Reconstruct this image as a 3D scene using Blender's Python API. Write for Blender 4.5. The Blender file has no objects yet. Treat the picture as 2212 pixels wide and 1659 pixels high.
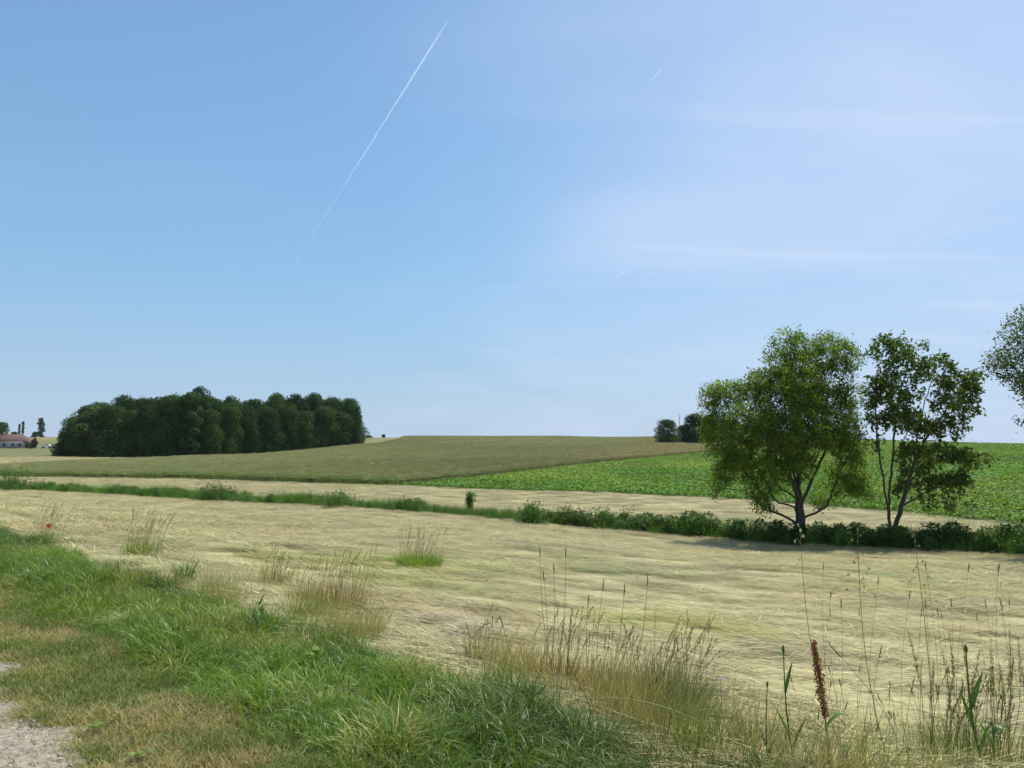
import bpy, math, random
import numpy as np
from mathutils import Vector, Matrix
rng = np.random.default_rng(11)
random.seed(11)
sc = bpy.context.scene
C = sc.collection

# ------------------------------------------------------------------ camera, sky, sun
EYE = 1.6
F = 773.0
PITCH = math.atan(62.0 / F)
cam_d = bpy.data.cameras.new('camera')
cam = bpy.data.objects.new('camera', cam_d); C.objects.link(cam)
cam_d.sensor_width = 36; cam_d.lens = 36 * F / 1024
cam_d.clip_start = 0.05; cam_d.clip_end = 90000
cam.location = (0, 0, EYE); cam.rotation_euler = (math.pi / 2 + PITCH, 0, 0)
sc.camera = cam

SUN_EL, SUN_AZ = math.radians(60), math.radians(38)     # azimuth clockwise from +Y
sdir = Vector((math.sin(SUN_AZ) * math.cos(SUN_EL), math.cos(SUN_AZ) * math.cos(SUN_EL), math.sin(SUN_EL)))
world = bpy.data.worlds.new('World'); sc.world = world; world.use_nodes = True
wn, wl = world.node_tree.nodes, world.node_tree.links
wn.clear()
def WN(t, **k):
    n = wn.new(t)
    for a, b in k.items(): setattr(n, a, b)
    return n
def wmath(op, a, b=None, clamp=False):
    n = WN('ShaderNodeMath', operation=op); n.use_clamp = clamp
    for i, v in enumerate((a, b)):
        if v is None: continue
        if isinstance(v, (int, float)): n.inputs[i].default_value = v
        else: wl.new(v, n.inputs[i])
    return n.outputs[0]
sky = WN('ShaderNodeTexSky', sky_type='NISHITA')
sky.sun_disc = False; sky.sun_elevation = SUN_EL; sky.sun_rotation = SUN_AZ
sky.altitude = 100; sky.air_density = 1.15; sky.dust_density = 0.6; sky.ozone_density = 2.2
tc = WN('ShaderNodeTexCoord'); sep = WN('ShaderNodeSeparateXYZ'); wl.new(tc.outputs['Generated'], sep.inputs[0])
dx, dy, dz = sep.outputs
den = wmath('ADD', wmath('MAXIMUM', dz, 0.0), 0.12)
cmb = WN('ShaderNodeCombineXYZ')
wl.new(wmath('DIVIDE', dx, den), cmb.inputs[0]); wl.new(wmath('DIVIDE', dy, den), cmb.inputs[1])
def wnoise(scale, sx, sy, rot, detail=5, rough=0.55, dist=0.6, off=(0, 0, 0)):
    mp = WN('ShaderNodeMapping'); mp.inputs['Rotation'].default_value = (0, 0, rot)
    mp.inputs['Scale'].default_value = (sx, sy, 1); mp.inputs['Location'].default_value = off
    wl.new(cmb.outputs[0], mp.inputs[0])
    n = WN('ShaderNodeTexNoise'); n.inputs['Scale'].default_value = scale; n.inputs['Detail'].default_value = detail
    n.inputs['Roughness'].default_value = rough; n.inputs['Distortion'].default_value = dist
    wl.new(mp.outputs[0], n.inputs['Vector']); return n.outputs[0]
def wramp(v, a, b):
    n = WN('ShaderNodeMapRange'); n.interpolation_type = 'SMOOTHSTEP'
    n.inputs['From Min'].default_value = a; n.inputs['From Max'].default_value = b
    wl.new(v, n.inputs['Value']); return n.outputs[0]
# thin high veil of cirrus, thicker towards the sun's side of the sky
side = wramp(wmath('ADD', wmath('MULTIPLY', dx, 0.9), wmath('MULTIPLY', wnoise(0.45, 1, 1, 0.3, 5, .5, 1.2), 0.9)), 0.2, 0.85)
streak = wramp(wnoise(0.9, 0.6, 1.0, 0.9, 5, 0.5, 1.0, (3.1, 1.7, 0)), 0.42, 0.8)
wisp = wramp(wnoise(1.6, 0.30, 1.5, -0.75, 6, 0.6, 0.8, (0.4, 5.2, 0)), 0.5, 0.9)
veil = wmath('ADD', wmath('MULTIPLY', side, wmath('ADD', wmath('MULTIPLY', streak, 0.32), 0.36)),
             wmath('MULTIPLY', wisp, wmath('ADD', wmath('MULTIPLY', side, 0.3), 0.10)))
veil = wmath('ADD', veil, 0.09, True)
mixn = WN('ShaderNodeMix', data_type='RGBA'); wl.new(veil, mixn.inputs[0])
tintn = WN('ShaderNodeMix', data_type='RGBA', blend_type='MULTIPLY'); tintn.inputs[0].default_value = 1.0
wl.new(sky.outputs[0], tintn.inputs[6]); tintn.inputs[7].default_value = (0.70, 0.95, 1.06, 1)
# pale blue air low over the horizon, all the way round
air = WN('ShaderNodeValToRGB'); wl.new(wmath('MAXIMUM', dz, 0.0), air.inputs[0]); ae = air.color_ramp.elements
ae[0].position = 0.0; ae[0].color = (.38, .485, .635, 1); ae[1].position = 0.5; ae[1].color = (.17, .36, .62, 1)
e = ae.new(.10); e.color = (.285, .42, .61, 1); e = ae.new(.24); e.color = (.19, .385, .62, 1)
air10 = WN('ShaderNodeMix', data_type='RGBA', blend_type='MULTIPLY'); air10.inputs[0].default_value = 1.0
wl.new(air.outputs[0], air10.inputs[6]); air10.inputs[7].default_value = (10, 10, 10, 1); air10.clamp_result = False
hz = WN('ShaderNodeMix', data_type='RGBA'); wl.new(wmath('MULTIPLY', wmath('POWER', wmath('SUBTRACT', 1.0, wmath('MAXIMUM', dz, 0.0)), 2.5), 0.92), hz.inputs[0])
wl.new(tintn.outputs[2], hz.inputs[6]); wl.new(air10.outputs[2], hz.inputs[7])
wl.new(hz.outputs[2], mixn.inputs[6]); mixn.inputs[7].default_value = (5.2, 6.1, 7.9, 1)
bg = WN('ShaderNodeBackground'); bg.inputs['Strength'].default_value = 0.125
wl.new(mixn.outputs[2], bg.inputs[0])
wo = WN('ShaderNodeOutputWorld'); wl.new(bg.outputs[0], wo.inputs[0])

sun_d = bpy.data.lights.new('sun', 'SUN'); sun_d.energy = 4.8; sun_d.angle = math.radians(0.53); sun_d.color = (1.0, 0.95, 0.86)
sun = bpy.data.objects.new('sun', sun_d); C.objects.link(sun)
sun.rotation_euler = (-sdir).to_track_quat('-Z', 'Y').to_euler(); sun.location = (0, 0, 60)
sc.view_settings.view_transform = 'Standard'; sc.view_settings.look = 'None'
sc.view_settings.exposure = 0.0; sc.view_settings.gamma = 1.0
sc.render.engine = 'CYCLES'
sc.cycles.max_bounces = 5; sc.cycles.diffuse_bounces = 2; sc.cycles.glossy_bounces = 1; sc.cycles.transmission_bounces = 3; sc.cycles.transparent_max_bounces = 8
sc.render.resolution_x, sc.render.resolution_y = 1024, 768

# ------------------------------------------------------------------ helpers: noise, pixels, terrain
def _hash(ix, iy, seed):
    h = (ix.astype(np.int64) * 374761393 + iy.astype(np.int64) * 668265263 + seed * 1442695041) & 0xffffffff
    h = ((h ^ (h >> 13)) * 1274126177) & 0xffffffff
    h = ((h ^ (h >> 16)) * 2246822519) & 0xffffffff
    return ((h ^ (h >> 15)) & 0xffffff) / float(0xffffff)
def vnoise(x, y, seed=0):
    x = np.asarray(x, float); y = np.asarray(y, float)
    ix = np.floor(x); iy = np.floor(y); fx = x - ix; fy = y - iy
    fx = fx * fx * (3 - 2 * fx); fy = fy * fy * (3 - 2 * fy)
    a = _hash(ix, iy, seed); b = _hash(ix + 1, iy, seed); c = _hash(ix, iy + 1, seed); d = _hash(ix + 1, iy + 1, seed)
    return (a * (1 - fx) + b * fx) * (1 - fy) + (c * (1 - fx) + d * fx) * fy
def fbm(x, y, seed=0, o=4):
    v = 0; a = 0.5; t = 0
    for i in range(o):
        v = v + a * vnoise(x, y, seed + i * 17); t += a; a *= 0.5; x = x * 2.03 + 5.1; y = y * 2.03 + 1.7
    return v / t
def sstep(a, b, v):
    t = np.clip((np.asarray(v, float) - a) / (b - a), 0, 1); return t * t * (3 - 2 * t)

CP, SP = math.cos(PITCH), math.sin(PITCH)
def ray(px, py):
    u = (px - 512) / F; v = -(py - 384) / F
    return np.array([u, CP - v * SP, SP + v * CP])
def at(px, py, Y):
    r = ray(px, py); k = Y / r[1]
    return np.array([r[0] * k, Y, EYE + r[2] * k])
D = 0.4629                      # photograph shown 2212 wide -> 1024 frame
def atd(x, y, Y): return at(x * D, y * D, Y)

NX, NY = 0.71, 0.704            # verge normal, pointing into the field
ctrl = [at(*c) for c in [
    # ditch line
    (0, 489, 80), (222, 501, 62), (444, 514, 50.5), (602, 530, 44), (787, 544, 39.2), (1024, 555, 34),
    # near field
    (419, 566, 13.8), (850, 612, 11), (850, 566, 22), (100, 520, 32), (512, 532, 32), (0, 523, 20), (0, 515, 32), (0, 506, 42), (0, 498, 55), (-150, 505, 40), (-150, 490, 75), (640, 595, 12), (980, 570, 26),
    # beyond the ditch
    (0, 475.5, 110), (185, 479, 93), (398, 486, 75), (602, 493, 66), (741, 500, 58), (903, 514, 49), (1024, 528, 42),
    # left slope
    (0, 467.5, 140), (111, 462, 160), (199, 458, 178), (250, 456.5, 192), (361, 445.5, 240), (0, 458, 180), (56, 457, 183),
    (0, 447.8, 330), (0, 436.5, 440), (60, 437, 440), (300, 445, 330), (360, 438, 420), (150, 440, 400),
    # wheat swell and hill behind
    (509, 474.5, 95), (602, 463, 125), (704, 453, 180), (463, 449, 215), (640, 446.2, 225), (705, 445.5, 250), (463, 447, 250),
    (560, 437.3, 400), (660, 438, 400), (700, 438.5, 400), (460, 437.5, 410), (600, 444, 290), (512, 437.4, 400), (512, 443, 300), (250, 440, 410),
    # beet slope
    (866, 439.8, 260), (949, 443, 185), (1024, 445, 150), (800, 462, 120), (900, 465, 95), (1024, 470, 80), (1024, 455, 110), (1024, 447.5, 200), (949, 445, 240), (866, 441, 340), (1120, 446, 150), (1120, 449, 210), (1024, 449, 320), (760, 438.8, 400)]]
for t in (-60, -40, -26, -18, -12, -7, -3, 0, 3, 7, 14, 30):
    for s, z in ((-14, 0.05), (-4, 0.02), (1.2, 0.0), (2.4, 0.0), (3.5, -0.02)):
        ctrl.append(np.array([NX * s + 0.704 * t, NY * s - 0.71 * t, z]))
for t in (-12, -7, -3, 0, 3, 6):
    ctrl.append(np.array([NX * 5.2 + 0.704 * t, NY * 5.2 - 0.71 * t, -0.17 + 0.0]))
for x, y, z in [(70, 20, -1.5), (110, 120, 1.0), (190, 200, 0), (280, 300, -1), (120, -60, 0), 
                (-160, 150, -1.2), (-220, 250, 1.5), (-300, 400, 6.5), (-150, 330, 1.6), (0, 700, -4), (-400, 800, -3), (400, 800, -3), (300, 500, 2),
                (0, 1500, -25), (-900, 1500, -25), (900, 1500, -25), (1200, 300, 0), (-1200, 300, 0), (0, -800, 0), (-900, -600, 0), (900, -600, 0),
                (0, 3500, -60), (2500, 2500, -60), (-2500, 2500, -60), (2500, -500, 0), (-2500, -500, 0)]:
    ctrl.append(np.array([x, y, z], float))
ctrl = np.array(ctrl)
WS = 14.0
def warp(x, y):
    x = np.asarray(x, float); y = np.asarray(y, float); r = np.hypot(x, y) + 1e-9; k = np.arcsinh(r / WS) / r
    return np.stack([x * k, y * k], -1)
def _k(r2): return 0.5 * r2 * np.log(r2 + 1e-12)
_P = warp(ctrl[:, 0], ctrl[:, 1]); _n = len(_P)
_A = np.zeros((_n + 3, _n + 3))
_A[:_n, :_n] = _k(((_P[:, None] - _P[None]) ** 2).sum(-1)) + np.eye(_n) * 2e-4
_A[:_n, _n] = 1; _A[:_n, _n + 1:] = _P; _A[_n, :_n] = 1; _A[_n + 1:, :_n] = _P.T
_w = np.linalg.solve(_A, np.concatenate([ctrl[:, 2], np.zeros(3)]))
def base_h(x, y):
    x = np.asarray(x, float); sh = x.shape
    q = warp(x.ravel(), np.asarray(y, float).ravel()); out = np.empty(len(q))
    for i in range(0, len(q), 20000):
        qq = q[i:i + 20000]
        out[i:i + 20000] = _k(((qq[:, None] - _P[None]) ** 2).sum(-1)) @ _w[:_n] + _w[_n] + qq @ _w[_n + 1:]
    return out.reshape(sh)
def S_(x, y): return NX * np.asarray(x, float) + NY * np.asarray(y, float)
def T_(x, y): return 0.704 * np.asarray(x, float) - 0.71 * np.asarray(y, float)
def height(x, y):
    x = np.asarray(x, float); y = np.asarray(y, float)
    s = S_(x, y); t = T_(x, y); r = np.hypot(x, y)
    z = base_h(x, y)
    verge = sstep(1.3, 2.6, s) * (1 - sstep(3.6, 4.6, s))
    z = z + verge * (fbm(x * 1.3, y * 1.3, 3) - 0.5) * 0.16
    fld = sstep(3.6, 5.5, s) * (1 - sstep(60, 130, r))
    z = z + fld * ((fbm(t * 0.55 + 3 * fbm(s * .3, t * .3, 5), s * 1.5, 9, 3) - 0.5) * 0.03 + (fbm(x * 3, y * 3, 21, 2) - 0.5) * 0.035)
    return z
def h1(x, y): return float(height(np.array([x]), np.array([y]))[0])
def pix(px, py, y0=2.0, y1=700.0):
    """where the ray through a pixel first meets the ground"""
    r = ray(px, py); Y = np.exp(np.linspace(math.log(y0), math.log(y1), 900))
    X = r[0] / r[1] * Y; Z = EYE + r[2] / r[1] * Y
    below = np.nonzero(Z <= base_h(X, Y))[0]
    Yh = Y[below[0]] if len(below) else y1
    x = r[0] / r[1] * Yh
    return np.array([x, Yh, h1(x, Yh)])
def pixd(x, y, **k): return pix(x * D, y * D, **k)

def poly_in(poly, x, y):
    poly = np.asarray(poly, float); inside = np.zeros(np.shape(x), bool); j = len(poly) - 1
    for i in range(len(poly)):
        xi, yi = poly[i]; xj, yj = poly[j]
        c = ((yi > y) != (yj > y)) & (x < (xj - xi) * (y - yi) / (yj - yi + 1e-12) + xi)
        inside ^= c; j = i
    return inside
def poly_dist(line, x, y):
    line = np.asarray(line, float); d = np.full(np.shape(x), 1e9)
    for a, b in zip(line[:-1], line[1:]):
        ab = b - a; t = np.clip(((x - a[0]) * ab[0] + (y - a[1]) * ab[1]) / (ab @ ab), 0, 1)
        d = np.minimum(d, np.hypot(x - a[0] - t * ab[0], y - a[1] - t * ab[1]))
    return d
DITCH = [(-140, 133), (-53, 80.6), (-23.3, 62.6), (-4.4, 51), (5.1, 44.9), (13.9, 39.9), (22.5, 34.6), (45, 20.5), (80, -2)]
CROP_EDGE = [(-160, 153), (-73, 110), (-39, 93), (-11, 75)]
BEET_EDGE = [(-11, 75), (7.7, 66), (17, 58), (24.8, 49), (28.5, 42), (50, 22)]
BOUND = [(-11, 75), (-.4, 95), (14.5, 125), (45, 180), (130, 341), (200, 474)]
HAYUP_LOW = [(-160, 128), (-92.7, 140), (-83, 160), (-72, 178)]
WHEAT = CROP_EDGE + BOUND[1:] + [(200, 620), (-75, 620), (-62, 470), (-44, 300), (-42, 246), (-65, 192), (-72, 178), (-83, 160), (-92.7, 140), (-160, 146)]
BEET = BOUND[::-1] + BEET_EDGE[1:] + [(140, 20), (260, 200), (260, 474)]
HAYUP = [(-170, 153), (-92.7, 140), (-83, 160), (-72, 178), (-73, 186), (-119, 181), (-200, 172)]
def in_view(x, y, m=0.82): return (y > 1.0) & (np.abs(x) < m * y + 3.0)

# ------------------------------------------------------------------ helpers: meshes, objects, materials
def mk_mesh(name, V, polys, mats=(), attrs=None, smooth=False):
    """polys: list of int arrays shaped (n, k)"""
    V = np.asarray(V, np.float32).reshape(-1, 3)
    me = bpy.data.meshes.new(name)
    polys = [np.asarray(p, np.int32) for p in polys if len(p)]
    loops = np.concatenate([p.ravel() for p in polys]); tot = np.concatenate([np.full(len(p), p.shape[1], np.int32) for p in polys])
    start = np.concatenate([[0], np.cumsum(tot)[:-1]]).astype(np.int32)
    me.vertices.add(len(V)); me.vertices.foreach_set('co', V.ravel())
    me.loops.add(len(loops)); me.loops.foreach_set('vertex_index', loops)
    me.polygons.add(len(tot)); me.polygons.foreach_set('loop_start', start); me.polygons.foreach_set('loop_total', tot)
    if smooth: me.polygons.foreach_set('use_smooth', np.ones(len(tot), bool))
    for k, v in (attrs or {}).items():
        v = np.asarray(v, np.float32)
        if v.ndim == 1: v = np.repeat(v[:, None], 3, 1)
        if v.shape[1] == 3: v = np.concatenate([v, np.ones((len(v), 1), np.float32)], 1)
        a = me.attributes.new(k, 'FLOAT_COLOR', 'POINT'); a.data.foreach_set('color', v.ravel())
    me.update(calc_edges=True); me.validate()
    for m in (mats if isinstance(mats, (list, tuple)) else [mats]): me.materials.append(m)
    return me
def obj(name, me, parent=None, loc=None, rz=0.0, scale=None):
    o = bpy.data.objects.new(name, me); C.objects.link(o)
    if parent: o.parent = parent
    if loc is not None: o.location = loc
    o.rotation_euler = (0, 0, rz)
    if scale is not None: o.scale = (scale,) * 3 if isinstance(scale, (int, float)) else scale
    return o
def tag(o, label=None, cat=None, group=None, kind=None):
    if label: o['label'] = label
    if cat: o['category'] = cat
    if group: o['group'] = group
    if kind: o['kind'] = kind
    return o
def thing(name, label, cat, loc, rz=0.0, group=None, scale=None):
    o = obj(name, None, None, loc, rz, scale); o.empty_display_size = 0.2
    return tag(o, label, cat, group)
def copy_tree(root, label, loc, rz, scale, group=None):
    r = root.copy(); C.objects.link(r); r.location = loc; r.rotation_euler = (0, 0, rz); r.scale = scale
    r['label'] = label
    if group: r['group'] = group
    for ch in root.children:
        c = ch.copy(); C.objects.link(c); c.parent = r
    return r

class Geo:
    def __init__(s): s.V = []; s.Q = []; s.Tt = []; s.c = []; s.n = 0
    def add(s, V, quads=None, tris=None, col=None):
        V = np.asarray(V, float).reshape(-1, 3)
        s.V.append(V)
        if quads is not None and len(quads): s.Q.append(np.asarray(quads) + s.n)
        if tris is not None and len(tris): s.Tt.append(np.asarray(tris) + s.n)
        s.c.append(np.full((len(V), 3), 0.5) if col is None else (np.repeat(np.asarray(col, float).reshape(-1, 1), 3, 1) if np.ndim(col) == 1 and len(col) == len(V) else np.broadcast_to(np.asarray(col, float), (len(V), 3))))
        s.n += len(V)
    def mesh(s, name, mat, smooth=False):
        P = []
        if s.Q: P.append(np.concatenate(s.Q))
        if s.Tt: P.append(np.concatenate(s.Tt))
        return mk_mesh(name, np.concatenate(s.V), P, mat, {'vc': np.concatenate(s.c)}, smooth)

def blades(g, base, H, W, az, lean, curve, seg=3, twist=None, col=None, prof=None):
    n = len(H); base = np.asarray(base, float).reshape(n, 3)
    dirv = np.stack([np.cos(az), np.sin(az), 0 * az], 1)
    tw = az + math.pi / 2 + (0 if twist is None else twist)
    side = np.stack([np.cos(tw), np.sin(tw), 0 * az], 1)
    p = base.copy(); V = np.empty((n, 2 * seg + 1, 3))
    for i in range(seg):
        t = i / seg
        w = W * (1 - t ** 1.6 if prof is None else prof(t))
        V[:, 2 * i] = p - side * (w * .5)[:, None]; V[:, 2 * i + 1] = p + side * (w * .5)[:, None]
        a = lean + curve * (t + .5 / seg)
        p = p + (H / seg)[:, None] * (dirv * np.sin(a)[:, None] + np.array([0, 0, 1.0]) * np.cos(a)[:, None])
    V[:, 2 * seg] = p
    k = 2 * seg + 1; off = np.arange(n)[:, None] * k
    Q = np.concatenate([off + np.array([2 * i, 2 * i + 1, 2 * i + 3, 2 * i + 2]) for i in range(seg - 1)]) if seg > 1 else None
    Tr = off + np.array([2 * seg - 2, 2 * seg - 1, 2 * seg])
    cc = rng.random(n) if col is None else np.asarray(col)
    if cc.ndim == 1: cc = np.repeat(cc[:, None], 3, 1)
    g.add(V.reshape(-1, 3), Q, Tr, None); g.c[-1] = np.repeat(cc, k, 0)
    return p
def leaves(g, c, axis, nrm, L, W, col=None, fold=0.25):
    """kite shaped leaves with a folded midrib"""
    n = len(L)
    axis = axis / np.linalg.norm(axis, axis=1)[:, None]
    sd = np.cross(axis, nrm); sd /= (np.linalg.norm(sd, axis=1)[:, None] + 1e-9)
    up = np.cross(sd, axis)
    V = np.empty((n, 4, 3))
    V[:, 0] = c; V[:, 2] = c + axis * L[:, None]
    m = c + axis * (L * .45)[:, None] + up * (W * fold)[:, None]
    V[:, 1] = m - sd * (W * .5)[:, None]; V[:, 3] = m + sd * (W * .5)[:, None]
    off = np.arange(n)[:, None] * 4
    cc = rng.random(n) if col is None else np.asarray(col)
    if cc.ndim == 1: cc = np.repeat(cc[:, None], 3, 1)
    g.add(V.reshape(-1, 3), None, np.concatenate([off + np.array([0, 1, 2]), off + np.array([0, 2, 3])]))
    g.c[-1] = np.repeat(cc, 4, 0)
def tube(g, path, rad, k=6, col=None, cap=True):
    path = np.asarray(path, float); n = len(path); rad = np.broadcast_to(np.asarray(rad, float), (n,))
    tan = np.gradient(path, axis=0); tan /= (np.linalg.norm(tan, axis=1)[:, None] + 1e-9)
    ref = np.array([1., 0, 0]) if abs(tan[0][0]) < 0.9 else np.array([0, 1., 0])
    V = np.empty((n, k, 3)); a = np.arange(k) * 2 * math.pi / k
    u = np.cross(tan[0], ref); u /= np.linalg.norm(u)
    for i in range(n):
        u = u - tan[i] * (u @ tan[i]); u /= (np.linalg.norm(u) + 1e-9); v = np.cross(tan[i], u)
        V[i] = path[i] + rad[i] * (np.cos(a)[:, None] * u + np.sin(a)[:, None] * v)
    j = np.arange(k); Q = np.concatenate([np.stack([i * k + j, i * k + (j + 1) % k, (i + 1) * k + (j + 1) % k, (i + 1) * k + j], 1) for i in range(n - 1)])
    Vf = V.reshape(-1, 3); tr = None
    if cap:
        Vf = np.concatenate([Vf, path[-1:], path[:1]]); e = n * k
        tr = np.concatenate([np.stack([(n - 1) * k + j, (n - 1) * k + (j + 1) % k, np.full(k, e)], 1), np.stack([(j + 1) % k, j, np.full(k, e + 1)], 1)])
    g.add(Vf, Q, tr, col)
def box(g, c, d, rz=0.0, col=None):
    x, y, z = np.array(d) / 2
    V = np.array([[-x, -y, -z], [x, -y, -z], [x, y, -z], [-x, y, -z], [-x, -y, z], [x, -y, z], [x, y, z], [-x, y, z]])
    V = V @ np.array([[math.cos(rz), math.sin(rz), 0], [-math.sin(rz), math.cos(rz), 0], [0, 0, 1]]) + np.array(c)
    g.add(V, [[0, 3, 2, 1], [4, 5, 6, 7], [0, 1, 5, 4], [1, 2, 6, 5], [2, 3, 7, 6], [3, 0, 4, 7]], None, col)

def new_mat(name):
    m = bpy.data.materials.new(name); m.use_nodes = True; nt = m.node_tree; nt.nodes.clear()
    return m, nt
def N(nt, t, **k):
    n = nt.nodes.new(t)
    for a, b in k.items(): setattr(n, a, b)
    return n
def plant_mat(name, lo, hi, rough=0.5, transl=0.35, tint=False, spec=0.3, attr='vc', tcol=(1.15, 1.25, 0.55)):
    m, nt = new_mat(name); L = nt.links
    at_ = N(nt, 'ShaderNodeAttribute', attribute_name=attr)
    mx = N(nt, 'ShaderNodeMix', data_type='RGBA'); L.new(at_.outputs['Fac'], mx.inputs[0])
    mx.inputs[6].default_value = (*lo, 1); mx.inputs[7].default_value = (*hi, 1)
    c = mx.outputs[2]
    if tint:
        ti = N(nt, 'ShaderNodeAttribute', attribute_name='tint', attribute_type='INSTANCER')
        m2 = N(nt, 'ShaderNodeMix', data_type='RGBA', blend_type='MULTIPLY'); m2.inputs[0].default_value = 1
        L.new(c, m2.inputs[6]); L.new(ti.outputs['Color'], m2.inputs[7]); c = m2.outputs[2]
    b = N(nt, 'ShaderNodeBsdfPrincipled'); b.inputs['Roughness'].default_value = rough
    b.inputs['Specular IOR Level'].default_value = spec; L.new(c, b.inputs['Base Color'])
    o = N(nt, 'ShaderNodeOutputMaterial')
    if transl > 0:
        tr = N(nt, 'ShaderNodeBsdfTranslucent')
        m3 = N(nt, 'ShaderNodeMix', data_type='RGBA', blend_type='MULTIPLY'); m3.inputs[0].default_value = 1
        L.new(c, m3.inputs[6]); m3.inputs[7].default_value = (*tcol, 1); L.new(m3.outputs[2], tr.inputs[0])
        ms = N(nt, 'ShaderNodeMixShader'); ms.inputs[0].default_value = transl
        L.new(b.outputs[0], ms.inputs[1]); L.new(tr.outputs[0], ms.inputs[2]); L.new(ms.outputs[0], o.inputs[0])
    else: L.new(b.outputs[0], o.inputs[0])
    return m
def noise_mat(name, c0, c1, scale=8, rough=0.8, bump=0.3, detail=6, stretch=(1, 1, 1), coord='Object'):
    m, nt = new_mat(name); L = nt.links
    tcn = N(nt, 'ShaderNodeTexCoord'); mp = N(nt, 'ShaderNodeMapping'); mp.inputs['Scale'].default_value = stretch
    L.new(tcn.outputs[coord], mp.inputs[0])
    no = N(nt, 'ShaderNodeTexNoise'); no.inputs['Scale'].default_value = scale; no.inputs['Detail'].default_value = detail
    L.new(mp.outputs[0], no.inputs['Vector'])
    rp = N(nt, 'ShaderNodeValToRGB'); rp.color_ramp.elements[0].position = 0.32; rp.color_ramp.elements[1].position = 0.68
    rp.color_ramp.elements[0].color = (*c0, 1); rp.color_ramp.elements[1].color = (*c1, 1); L.new(no.outputs[0], rp.inputs[0])
    b = N(nt, 'ShaderNodeBsdfPrincipled'); b.inputs['Roughness'].default_value = rough; b.inputs['Specular IOR Level'].default_value = 0.2
    L.new(rp.outputs[0], b.inputs['Base Color'])
    if bump:
        bp = N(nt, 'ShaderNodeBump'); bp.inputs['Strength'].default_value = bump; bp.inputs['Distance'].default_value = 0.05
        L.new(no.outputs[0], bp.inputs['Height']); L.new(bp.outputs[0], b.inputs['Normal'])
    o = N(nt, 'ShaderNodeOutputMaterial'); L.new(b.outputs[0], o.inputs[0])
    return m

_gn = {}
def scatter(name, P, rot, scl, tint, protos, pid, label, cat='grass'):
    """one object: prototype tufts set on the points by geometry nodes"""
    me = bpy.data.meshes.new(name); n = len(P)
    me.vertices.add(n); me.vertices.foreach_set('co', np.asarray(P, np.float32).ravel())
    a = me.attributes.new('rot', 'FLOAT_VECTOR', 'POINT'); a.data.foreach_set('vector', np.asarray(rot, np.float32).ravel())
    scl = np.asarray(scl, np.float32)
    if scl.ndim == 1: scl = np.repeat(scl[:, None], 3, 1)
    a = me.attributes.new('scl', 'FLOAT_VECTOR', 'POINT'); a.data.foreach_set('vector', scl.ravel())
    a = me.attributes.new('pid', 'INT', 'POINT'); a.data.foreach_set('value', np.asarray(pid, np.int32))
    a = me.attributes.new('tint', 'FLOAT_COLOR', 'POINT')
    a.data.foreach_set('color', np.concatenate([np.asarray(tint, np.float32), np.ones((n, 1), np.float32)], 1).ravel())
    col = bpy.data.collections.new(name + '_tufts')
    for i, pm in enumerate(protos):
        col.objects.link(bpy.data.objects.new('%s_tuft.%03d' % (name, i + 1), pm))
    ng = bpy.data.node_groups.new(name + '_scatter', 'GeometryNodeTree')
    ng.interface.new_socket('Geometry', in_out='INPUT', socket_type='NodeSocketGeometry')
    ng.interface.new_socket('Geometry', in_out='OUTPUT', socket_type='NodeSocketGeometry')
    gi = ng.nodes.new('NodeGroupInput'); go = ng.nodes.new('NodeGroupOutput')
    ci = ng.nodes.new('GeometryNodeCollectionInfo'); ci.inputs['Collection'].default_value = col
    ci.inputs['Separate Children'].default_value = True; ci.inputs['Reset Children'].default_value = True
    ip = ng.nodes.new('GeometryNodeInstanceOnPoints'); ip.inputs['Pick Instance'].default_value = True
    def na(nm, ty):
        q = ng.nodes.new('GeometryNodeInputNamedAttribute'); q.data_type = ty; q.inputs['Name'].default_value = nm; return q.outputs['Attribute']
    er = ng.nodes.new('FunctionNodeEulerToRotation'); L = ng.links
    L.new(na('rot', 'FLOAT_VECTOR'), er.inputs[0])
    L.new(gi.outputs[0], ip.inputs['Points']); L.new(ci.outputs[0], ip.inputs['Instance'])
    L.new(na('pid', 'INT'), ip.inputs['Instance Index']); L.new(er.outputs[0], ip.inputs['Rotation']); L.new(na('scl', 'FLOAT_VECTOR'), ip.inputs['Scale'])
    L.new(ip.outputs[0], go.inputs[0])
    o = obj(name, me); md = o.modifiers.new('scatter', 'NODES'); md.node_group = ng
    return tag(o, label, cat, kind='stuff')
def rand_in(x0, x1, y0, y1, n): return rng.uniform(x0, x1, n), rng.uniform(y0, y1, n)
def tilt_rot(x, y, az, e=0.4):
    """euler that lays a patch along the slope and turns it by az"""
    gx = (base_h(x + e, y) - base_h(x - e, y)) / (2 * e); gy = (base_h(x, y + e) - base_h(x, y - e)) / (2 * e)
    ca, sa = np.cos(az), np.sin(az)
    lx = gx * ca + gy * sa; ly = -gx * sa + gy * ca
    return np.stack([np.arctan(ly), -np.arctan(lx), az], 1)
def tints(n, base, var=0.12, hue=0.06):
    v = 1 + rng.normal(0, var, (n, 1)); return np.clip(np.asarray(base) * v * (1 + rng.normal(0, hue, (n, 3))), 0.005, 3)

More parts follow.
